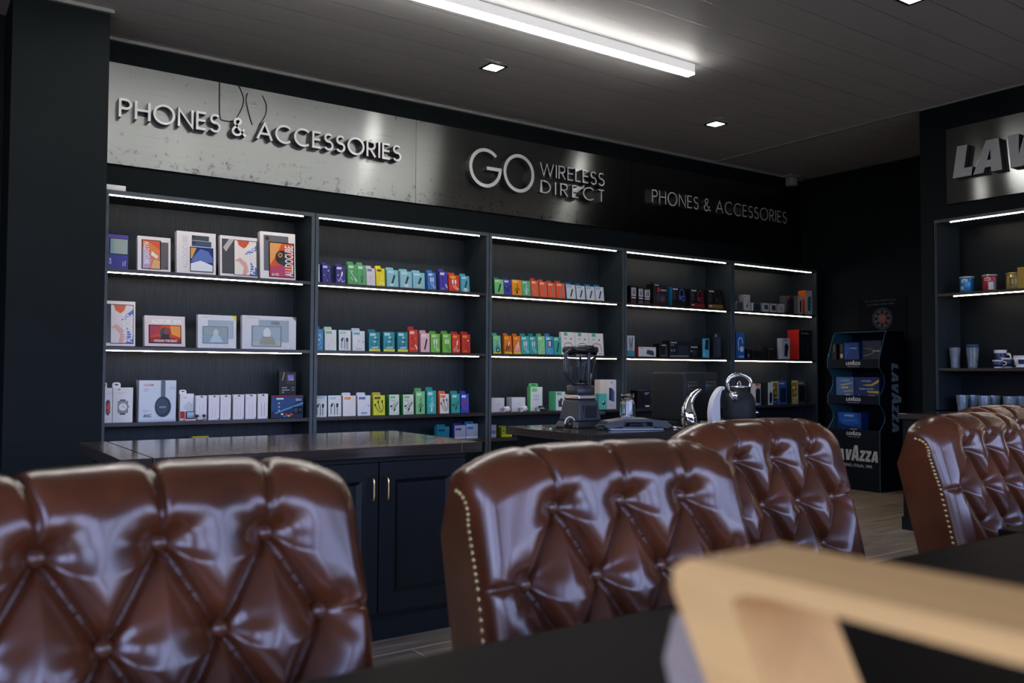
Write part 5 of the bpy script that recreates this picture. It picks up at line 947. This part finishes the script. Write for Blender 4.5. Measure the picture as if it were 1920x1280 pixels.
tumbler(1824, 690, 1.176, 'tall clear travel glass with dark blue lid on the middle coffee shelf', 'glasses on the coffee shelf', .046, .165, lid=True)
def cup(p, zz, label, sc=1.0, sleeve=M['navy'], mark=False, tall=1.0):
    r = tag(empty('coffee_cup', (p.x, p.y, zz+.0006), rad(30)), label, 'cup', 'cups on the coffee shelf'); r.scale = (1, 1, tall)
    q = MB(); q.lathe([(.030*sc, .0), (.032*sc, .006*sc), (.046*sc, .072*sc), (.047*sc, .075*sc), (.044*sc, .075*sc), (.03*sc, .01*sc), (0, .009*sc)], M['ceramic'], 26); q.build('cup_body', r)
    q = MB(); q.lathe([(.0345*sc, .012*sc), (.0455*sc, .062*sc)], sleeve, 26); q.build('sleeve', r)
    if mark:
        q = MB(); g = lambda a, v: ((.0350+.011*v+.0004)*sc*cos(rad(a)), (.0350+.011*v+.0004)*sc*sin(rad(a)), (.012+.05*v)*sc)
        for i in range(6): a, b = 150+10*i, 160+10*i; q.add([g(a, .15), g(b, .15), g(b, .75), g(a, .75)], [(0, 1, 2, 3)], M['navy'])
        q.build('printed_mark', r)
    q = MB(); q.tube([(.0, -.044*sc, .058*sc), (0, -.066*sc, .056*sc), (0, -.068*sc, .036*sc), (0, -.040*sc, .026*sc)], .005*sc, M['ceramic'], 8); q.build('handle', r)
p1 = at_x(1871, 691, 6.875); p2 = at_x(1890, 690, 6.965); p3 = at_x(1876, 690, 7.06)
cup(p1, 1.176, 'small navy coffee cup with white rim, front of the cup cluster', .82)
cup(p2, 1.176, 'larger navy coffee cup with white rim, right of the cup cluster', 1.05)
cup(p3, 1.176, 'tall navy coffee cup with white rim at the back of the cluster', 1.0, M['navy'], False, 1.9)
p4 = at_x(1915, 690, 6.92)
r = tag(empty('saucer', (p4.x, p4.y, 1.1766)), 'white saucer under the white cup at the right edge', 'saucer'); q = MB(); q.lathe([(.03, 0), (.045, .004), (.062, .0055), (.062, .007), (.03, .006), (0, .006)], M['ceramic'], 28); q.build('saucer_dish', r)
p4.z = 0; cup(p4, 1.176+.0078, 'white coffee cup with dark mark standing on a white saucer', 1.15, M['ceramic'], True)
LG = ['clear cut glass at the left end of the low coffee shelf', 'second clear glass on the low coffee shelf, right behind the first', 'third clear glass on the low coffee shelf, in the middle pair', 'fourth clear glass on the low coffee shelf, in the middle pair', 'fifth clear glass on the low coffee shelf, by the right edge', 'last clear glass on the low coffee shelf at the photo edge']
for i, px in enumerate((1805, 1826, 1846, 1864, 1893, 1914)): tumbler(px, 770, .8405, LG[i], 'glasses on the low coffee shelf', .048, .12, 6.90 if i % 2 == 0 else 7.02)

# ------------------------------------------------------------------ coffee display stand and poster
DX, DY0, DY1, DD = 7.60, 4.79, 5.36, 0.42
navyc = principled('navy_display_card', (.005, .008, .017), .6, noise=.05, spec=.15); bluec = principled('teal_blue_display_card', (.030, .115, .170), .5, noise=.05); whitei = card('#c4c6cc')
r = tag(empty('display_stand', (DX, (DY0+DY1)/2, 0)), 'dark blue cardboard coffee display stand with three tiers in the corner', 'display stand')
hw = (DY1-DY0)/2
zz = lambda z: CAM_Z+(z-CAM_Z)*DX/7.76
T1, T2, T3, ZT = zz(1.27), zz(.912), zz(.572), zz(1.55); lip = .085
side = [(0, 0), (0, T3)]+[(.09*sin(pi*t/8), T3+(T2-lip-T3)*t/8) for t in range(1, 8)]+[(0, T2-lip), (0, T2)]+[(.09*sin(pi*t/8), T2+(T1-lip-T2)*t/8) for t in range(1, 8)]+[(0, T1-lip), (0, T1), (.10, ZT-.03), (.13, ZT), (DD, ZT), (DD, 0)]
for s_, nm in ((-1, 'side_panel'), (1, 'side_panel')):
    q = MB(); y_ = s_*hw-(0 if s_ < 0 else .006)
    q.extrude(ccw(side) if s_ < 0 else ccw(side), navyc, lambda u, v, w: (u, y_+w, v), .006, bluec); 
    yin = y_+.0062 if s_ < 0 else y_-.0002
    pl = [(u+.003, yin, v) for u, v in ccw(side)]; q.add(pl, [tuple(range(len(pl))) if s_ > 0 else tuple(reversed(range(len(pl))))], bluec)
    if s_ < 0:
        fs_ = lambda u, v, z: (.23+.0+v, -hw-.0006+z, u)
        ps, W_ = lav_polys(); Lh = zz(1.235)-zz(.55); 
        for i, pp in enumerate(ps): q.add([(.20+b*.115, -hw-.0006-.00008*i, zz(1.235)-a/W_*Lh) for a, b in ccw(pp)], [tuple(reversed(range(len(pp))))], principled('pale_blue_print', (.34, .48, .56), .5))
    q.build(nm, r)
q = MB(); q.box((DD-.008, -hw+.0065, 0), (DD, hw-.0065, ZT), navyc); q.build('back_panel', r)
ff = lambda u, v, z: (z-.0005, -u, v)
q = MB(); q.box((0, -hw+.0065, 0), (.006, hw-.0065, T3), navyc)
lav_flat(q, whitei, ff, -.235, zz(.265), .50, .105)
q.text('TORINO, ITALIA, 1895', whitei, ff, 0.02, zz(.205), .028, align='c', bold=True, width=.36)
lav_flat(q, whitei, ff, -.075, T3-.055, .16, .03); q.text('TORINO, ITALIA, 1895', whitei, ff, 0.005, T3-.075, .009, align='c', width=.13)
q.build('front_panel', r)
for k, t in enumerate((T2, T1)):
    q = MB(); q.box((0, -hw+.0065, t-lip), (.006, hw-.0065, t), navyc); lav_flat(q, whitei, ff, -.075, t-.055, .16, .03); q.text('TORINO, ITALIA, 1895', whitei, ff, 0.005, t-.075, .009, align='c', width=.13); q.build('shelf_lip', r)
for t in (T3, T2, T1):
    q = MB(); q.box((.0065, -hw+.0065, t-.05), (DD-.0085, hw-.0065, t-.044), bluec); q.build('tier', r)
q = MB(); q.box((.13, -hw+.0065, ZT-.006), (DD-.0085, hw-.0065, ZT-.0005), bluec); q.build('top_panel', r)
CB = 'coffee boxes on the display stand'
def cbox(tier, y0, y1, h, d, col, lb, art, x=.03, sidec=None):
    q = MB(); w = y1-y0; q.box((0, 0, 0), (d, w, h), card(sidec or col, .35))
    fc = lambda u, v, z: (z-.0004, w-u, v)
    deco(q, [('r', .005, .005, .995, .995, col)]+art, w, h, 0, fc)
    tag(q.build('coffee_box', loc=(DX+x, (DY0+DY1)/2+y0, tier-.044+.0004)), lb, 'coffee box', CB)
cupart = [('p', [(.58, .10), (.78, .10), (.82, .24), (.54, .24)], '#a8763a'), ('r', .54, .20, .82, .23, '#d8d0c4'), ('c', .22, .16, .08, .05, '#7f97b8')]
cbox(T1, -.26, -.06, .225, .10, '#0f2340', 'dark navy coffee box with thin gold curve, top tier at right', [('s', [(.05, .66), (.4, .66), (.62, .58), (.6, .48), (.4, .40), (.05, .34)], .025, '#8a8a5a'), ('t', 'LAVAZZA', .56, .52, .06, '#b8c4d4', 0, 'l', True, .38), ('r', .10, .05, .4, .08, '#6f86a6')], .07)
cbox(T1, -.05, .11, .21, .09, '#123c7c', 'blue coffee box in the middle of the stand top tier', [('t', 'LAVAZZA', .40, .70, .06, '#c4d0e0', 0, 'l', True, .45), ('p', [(0, 1), (.3, .9), (.4, .6), (.1, .3), (0, .3)], '#1f56a4'), ('c', .75, .14, .12, .07, '#b8963c')])
cbox(T1, .118, .165, .20, .09, '#16191f', 'narrow black coffee box on the stand top tier, right of the leftmost', [('r', .2, .3, .8, .5, '#b8ac94'), ('r', .4, .6, .6, .95, '#5a6068')], .03)
cbox(T1, .20, .25, .20, .09, '#14171d', 'narrow black coffee box at the left end of the stand top tier', [('r', .4, .6, .6, .95, '#7a828c'), ('r', .3, .1, .7, .2, '#5a6068')], .03)
cbox(T2, -.262, .0, .22, .12, '#112c66', 'deep blue coffee box with two yellow swooshes, right half of middle tier', [('t', 'LAVAZZA', .28, .80, .07, '#b0c0da', 0, 'l', True, .40), ('p', [(.30, .66), (.70, .70), (1, .92), (1, .80), (.74, .63), (.5, .62)], '#b8a02e'), ('t', 'CREMA GUSTO', .18, .46, .06, '#c4d0e0', 0, 'l', True, .60), ('p', [(.5, .40), (1, .40), (1, .30), (.56, .33)], '#c4a82e'), ('p', [(.58, .06), (.80, .06), (.84, .22), (.54, .22)], '#b8a83a'), ('c', .20, .14, .07, .07, '#6f86a6')])
cbox(T2, .012, .205, .22, .12, '#4a6f9c', 'pale blue wrapped coffee box, left half of the stand middle tier', [('t', 'LAVAZZA', .28, .82, .07, '#a9bdd4', 0, 'l', True, .5), ('p', [(.2, .66), (.9, .76), (1, .74), (.4, .62)], '#b8a86a'), ('t', 'CAFFE', .3, .50, .07, '#dfe6ee', 0, 'l', True, .4), ('p', [(.4, .38), (1, .44), (1, .38), (.5, .33)], '#b8a04a')]+cupart)
cbox(T3, -.07, .19, .205, .12, '#14458e', 'bright blue coffee box alone on the bottom tier of the stand', [('p', [(.0, 1), (.8, 1), (.95, .5), (.5, .4), (.3, .36), (.1, .6)], '#1d59b0'), ('p', [(0, 0), (1, 0), (1, .3), (.5, .36), (0, .5)], '#0d2a5c'), ('t', 'LAVAZZA', .30, .82, .08, '#d4deea', 0, 'l', True, .38), ('t', 'DECAFFEINATO', .2, .60, .05, '#7fa4d4', 0, 'l', False, .62)]+cupart)
r = tag(empty('poster', (XR-.004, 5.10, 1.60)), 'dark coffee poster with round blue and red emblem on the right wall', 'poster')
py = lambda px, pyy: at_x(px, pyy, XR)
a = py(1610, 575); b = py(1700, 556); z0_, z1_ = 1.25, py(1690, 556).z
q = MB(); q.box((-.004, b.y-5.10, z0_-1.6), (0.0025, a.y-5.10, z1_-1.6), principled('poster_black', (.006, .0075, .010), .75, noise=.05, spec=.1))
fp = lambda u, v, z: (z-.0046, -u, v)
t0 = py(1622, 565); t1_ = py(1681, 561); dim = card('#555a60')
q.text('FEEL THE REAL COFFEE PLEASURE', dim, fp, -(t0.y-5.10), t0.z-1.6-.012, .020, width=(t0.y-t1_.y))
t0b = py(1627, 571); t1b = py(1677, 568); q.text('LIKE A REAL COFFEE LOVER', dim, fp, -(t0b.y-5.10), t0b.z-1.6-.014, .020, width=(t0b.y-t1b.y))
c = py(1655, 597); cu_, cv_ = -(c.y-5.10), c.z-1.6
for R_, n_, s_, colr in ((.105, 30, .010, '#202c4c'), (.088, 24, .009, '#263a62'), (.072, 8, .017, '#60443a'), (.072, 16, .006, '#2a4068')):
    for k in range(n_):
        an = 2*pi*(k+.5)/n_; q.add([fp(cu_+R_*cos(an)+s_*cos(2*pi*i/8), cv_+R_*sin(an)+s_*sin(2*pi*i/8), -.0002) for i in range(8)], [tuple(range(8))], card(colr))
for R_, colr, z in ((.052, '#4a4660', -.0004), (.044, '#7a2e30', -.0006)): q.add([fp(cu_+R_*cos(2*pi*i/24), cv_+R_*sin(2*pi*i/24), z) for i in range(24)], [tuple(range(24))], card(colr))
for k in range(5): q.ribbon([(cu_-.03+.014*k, cv_-.025+.008*(k % 2)), (cu_-.02+.010*k, cv_+.005), (cu_-.03+.014*k, cv_+.03)], .005, card('#80625a'), fp, z=-.0008)
q.build('print', r)
# ------------------------------------------------------------------ tufted leather chairs
CW, CR, ALPHA, Z0C = .612, .076, rad(13.5), .44       # width, top roll radius, recline, where the back starts
ZTOP = 1.034
L1 = (ZTOP-.028-CR*1.0-Z0C)/cos(ALPHA)
RS = .042; WF = CW/2-RS
TT = Vector((0, sin(ALPHA), cos(ALPHA))); NN = Vector((0, -cos(ALPHA), sin(ALPHA)))
ORG = Vector((0, 0, Z0C))
def curve(s):                                        # side profile: straight reclined back, then rolled over to the rear
    if s <= L1: return ORG+TT*s, NN.copy()
    ph = (s-L1)/CR
    return ORG+TT*L1+(TT*sin(ph)-NN*(1-cos(ph)))*CR, NN*cos(ph)+TT*sin(ph)
SMAX = L1+CR*rad(104)
rows = [L1-.030-.126*k for k in range(4)]
BT = []
for k, s in enumerate(rows):
    for a in ((-.150, 0, .150) if k % 2 == 0 else (-.225, -.075, .075, .225)): BT.append((a, s, k))
SEG = []
for (a, s, k) in BT:
    for (b, t, j) in BT:
        if j == k+1 and abs(abs(a-b)-.075) < .01: SEG.append((a, s, b, t, .036, None))
    if k == 0: SEG.append((a, s, a*1.02, SMAX, .013, .030))
    if k % 2 == 1 and abs(a) > .2: SEG.append((a, s, (1 if a > 0 else -1)*.40, s-.004, .015, .030))
    if k == 3: SEG.append((a, s, a, -.05, .02, .05))
def tuft(a, s):
    cut = 0.0
    for (a0, s0, a1, s1, amp, wd) in SEG:
        dx, dy = a1-a0, s1-s0; t = max(0, min(1, ((a-a0)*dx+(s-s0)*dy)/(dx*dx+dy*dy)))
        d = math.hypot(a-a0-dx*t, s-s0-dy*t)
        v = 0
        if wd is None:                               # the leather above a diagonal fold overhangs the leather below it
            ln = math.hypot(dx, dy); sd = (dx*(s-s0)-dy*(a-a0))/ln*(1 if dx > 0 else -1)
            k_ = .5+.5*max(-1, min(1, (sd/d if d > 1e-7 else 0)))
            vu = amp*(1-math.sqrt(max(0, 1-(1-d/.040)**2))) if d < .040 else 0
            vd = amp*(.8*(1-d/.076)**1.5+.2*(1-d/.076)**4) if d < .076 else 0
            v = k_*vu+(1-k_)*vd
        elif d < wd: v = amp*(1-math.sqrt(max(0, 1-(1-d/wd)**2)))
        if d < .018: v += .006*math.exp(-(d/.0065)**2)*(1 if wd is None else .8)
        cut = max(cut, v)
    pit = wr = 0.0
    for (b, t, k) in BT:
        r_ = math.hypot(a-b, s-t)
        if r_ < .10:
            pit = max(pit, .012*math.exp(-(r_/.024)**2)); th = math.atan2(s-t, a-b)
            wr += .0008*sin((5+(k*3+int(b*100)) % 3)*th+b*40+t*17+1.7*sin(2*th+b*9))*math.exp(-((r_-.042)/.022)**2)
    return -cut-pit+wr
def bulge(a): u = min(1, abs(a)/(CW/2)); return -.012*u**2-.034*max(0, (u-.62)/.38)**2
def surf(a, s):
    p, n = curve(s); sg = 1 if a >= 0 else -1; A = abs(a); off = .030
    e_ = min(1, max(0, (s-L1)/(CR*1.75))); rs = RS*(1-.72*e_*e_*(3-2*e_))
    if A <= WF: x = A*(CW/2-rs)/WF; o = rs; fade = 1.0
    elif A <= WF+RS*pi/2: th = (A-WF)/RS; x = CW/2-rs+rs*sin(th); o = rs*cos(th); fade = max(.25, cos(th))
    else: x = CW/2; o = -(A-WF-RS*pi/2)*(1-.95*e_); fade = .0
    base = Vector((sg*x, 0, 0))+p+n*(o-rs)
    ph = max(0, s-L1)/CR
    hv = tuft(a, s)*fade*(1.0 if s < L1+CR*1.2 else max(0, 1-(s-L1-CR*1.2)/(CR*1.0)))
    q_ = base+n*(hv+.012*fade)
    if s > L1-.15: k = min(1, (s-L1+.15)/.15); q_.z += bulge(x*sg)*k
    return q_, n
def backrest():
    q = MB(); NA, NS = 230, 210; amax = WF+RS*pi/2+.028; vs = []; fs = []
    for j in range(NS+1):
        s = SMAX*j/NS
        for i in range(NA+1): vs.append(surf(-amax+2*amax*i/NA, s)[0])
    for j in range(NS):
        for i in range(NA): o = j*(NA+1)+i; fs.append((o, o+1, o+NA+2, o+NA+1))
    q.add(vs, fs, M['leather'], True); return q
def shell():
    q = MB(); prof = []
    for j in range(30): p, n = curve(SMAX*j/29); e_ = min(1, max(0, (SMAX*j/29-L1)/(CR*1.7))); prof.append(p-n*(.036*(1-e_)-.010*e_))
    bk = ORG+TT*L1-NN*(CR*2.0)
    n_ = len(prof); pts = [(p.y, p.z) for p in prof]+[(bk.y+.010-TT.y*.04, bk.z-.04), (ORG.y+CR*2.0+.022, Z0C+.03), (ORG.y+CR*2.0-.012, Z0C-.10), (ORG.y-.0, Z0C-.10)]
    hx = CW/2-.002
    pts = ccw(pts); n_ = len(pts); vs = []; fs = []; K = 24; zt = (ORG+TT*L1).z
    for i in range(K+1):
        x = -hx+2*hx*i/K
        for (u, v) in pts: vs.append((x, u, v+bulge(x)*max(0, min(1, (v-zt+.12)/.12))-.004*(v > zt)))
    for i in range(K):
        for j in range(n_): fs.append((i*n_+j, (i+1)*n_+j, (i+1)*n_+(j+1) % n_, i*n_+(j+1) % n_))
    q.add(vs, fs, M['leather'], True); q.add(vs[:n_], [tuple(range(n_))[::-1]], M['leather']); q.add(vs[-n_:], [tuple(range(n_))], M['leather']); return q
nail_me = None
def make_chair(name='dining_chair'):
    r = empty(name)
    bk = backrest().build('backrest', r); shell().build('back_shell', r)
    q = MB(); q.lathe([(0, .010), (.007, .0092), (.0118, .0060), (.0142, 0.0), (.0130, -.006), (0, -.008)], M['leather'], 16); b0 = None
    for (a, s, k) in BT:
        p, n = surf(a, s)
        if b0 is None: b0 = q.build('button', r); o = b0
        else: o = b0.copy(); COL.objects.link(o); o.parent = r
        o.location = p+n*.013; o.rotation_euler = n.to_track_quat('Z', 'Y').to_euler()
    q = MB(); q.lathe([(0, .0030), (.0032, .0024), (.0050, .0006), (.0054, -.0004), (0, -.001)], M['oldbrass'], 10); n0 = None
    for sx in (-1, 1):
        s = .02
        while s < L1+CR*1.75:
            p, n = curve(s); pos = p-n*(.044-.028*min(1, max(0, (s-L1)/(CR*1.7))))
            pos = Vector((sx*(CW/2+.0005), pos.y, pos.z+bulge(CW/2)*min(1, max(0, (s-L1+.15)/.15))))
            if n0 is None: n0 = q.build('nailhead', r); o = n0
            else: o = n0.copy(); COL.objects.link(o); o.parent = r
            o.location = pos; o.rotation_euler = (0, sx*pi/2, 0)
            s += .0165 if s < L1 else .0175
    q = MB(); q.rbox((-.265, -.47, .345), (.265, .03, .465), M['leather'], .035, 4); q.build('seat', r)
    q = MB(); q.rbox((-.26, -.46, .285), (.26, .05, .344), M['leather'], .008, 2); q.build('seat_frame', r)
    for sx in (-1, 1):
        q = MB(); q.tube([(sx*.225, -.43, 0), (sx*.225, -.43, .02), (sx*.225, -.425, .15), (sx*.225, -.42, .2845)], [.014, .016, .02, .027], M['legwood'], 14); q.build('leg', r)
        q = MB(); q.hexa([(sx*.225-.018, .09, 0), (sx*.225+.018, .09, 0), (sx*.225+.018, .125, 0), (sx*.225-.018, .125, 0)], [(sx*.225-.024, .0, .2845), (sx*.225+.024, .0, .2845), (sx*.225+.024, .048, .2845), (sx*.225-.024, .048, .2845)], M['legwood']); q.build('leg', r)
    return r
def copy_tree(o, parent=None):
    c = o.copy(); COL.objects.link(c); c.parent = parent
    for ch in list(o.children): copy_tree(ch, c)
    return c
CH_ = [(.298, 1.125, 3, 'tufted brown leather chair nearest the camera, at the left edge'), (1.085, 1.082, -3.5, 'tufted brown leather chair in the middle with brass nails along its left side'),
       (2.0, 1.46, -1, 'tufted brown leather chair right behind the middle one, its left part hidden'), (2.97, 1.36, 2, 'tufted brown leather chair at the right end of the table with visible nails'),
       (3.80, 1.66, 2, 'tufted brown leather chair furthest away, only its top showing at right edge')]
base = make_chair()
for i, (x, y, a, lb) in enumerate(CH_):
    o = base if i == 0 else copy_tree(base)
    o.location = (x, y, 0); o.rotation_euler = (0, 0, rad(a)); tag(o, lb, 'chair', 'tufted leather chairs along the table')

# ------------------------------------------------------------------ dining tables
def table(x0, x1, y0, y1, label):
    r = tag(empty('dining_table', ((x0+x1)/2, (y0+y1)/2, 0)), label, 'table', 'dark tables pushed end to end'); hx, hy = (x1-x0)/2, (y1-y0)/2
    q = MB(); n = 1; w = 2*hy/n
    for k in range(n): q.rbox((-hx+.001, -hy+k*w+.0006, .738), (hx-.001, -hy+(k+1)*w-.0006, .78), M['table'], .002, 1, False)
    q.build('tabletop', r)
    q = MB(); q.box((-hx+.06, -hy+.06, .62), (hx-.06, -hy+.085, .7375), M['table']); q.box((-hx+.06, hy-.26, .62), (hx-.06, hy-.235, .7375), M['table']); q.build('apron', r)
    for sx in (-1, 1):
        for sy in (-1, 1):
            y = sy*(hy-.10) if sy < 0 else hy-.30
            q = MB(); q.rbox((sx*(hx-.10)-.035, y-.035, 0), (sx*(hx-.10)+.035, y+.035, .7375), M['table'], .004, 1, False); q.build('leg', r)
table(-.75, 2.035, .44, .952, 'dark espresso wood dining table in front of the leather chairs, nearer to the camera')
table(2.042, 4.6, .44, 1.00, 'dark espresso wood dining table further right, beyond the seam in the tabletop')

# ------------------------------------------------------------------ pale wooden chair very close to the lens
r = tag(empty('armchair', (.42, .0, 0)), 'blurred pale wooden chair frame with grey fabric side, close in the foreground', 'chair')
def loop(x0):
    o = [(.363, 1.022), (.375, 1.014), (.376, 1.002), (.347, .950), (.322, .88), (.305, .70), (.30, .40), (.30, 0), (.26, 0), (.26, .40), (.265, .70), (.280, .875), (.302, .945), (.326, .994), (.330, 1.004), (.322, 1.009), (.305, 1.011)]
    i_ = [(-.30, 1.012), (-.325, .99), (-.33, .70), (-.33, 0), (-.37, 0), (-.37, .70), (-.365, 1.0), (-.335, 1.030)]
    pts = o+i_
    q = MB(); q.extrude(ccw(pts), M['lightwood'], lambda u, v, w: (x0-.42+w, u, v), .082); return q
for nm, x0 in (('arm_frame', .38), ('arm_frame', .98)):
    q = loop(x0); q.build(nm, r, bevel=.004)
q = MB()
po = [(.352, .985), (.349, .960), (.325, .88), (.309, .70), (.305, .35), (.332, .35), (.336, .70), (.362, .88), (.389, .955), (.380, .985)]
q.extrude(ccw(po), M['fabric'], lambda u, v, w: (-.034+w, u, v), .07); q.build('side_pad', r, bevel=.008)
q = MB(); q.rbox((.044, -.32, .36), (.558, .25, .46), M['fabric'], .03, 3); q.build('seat', r)
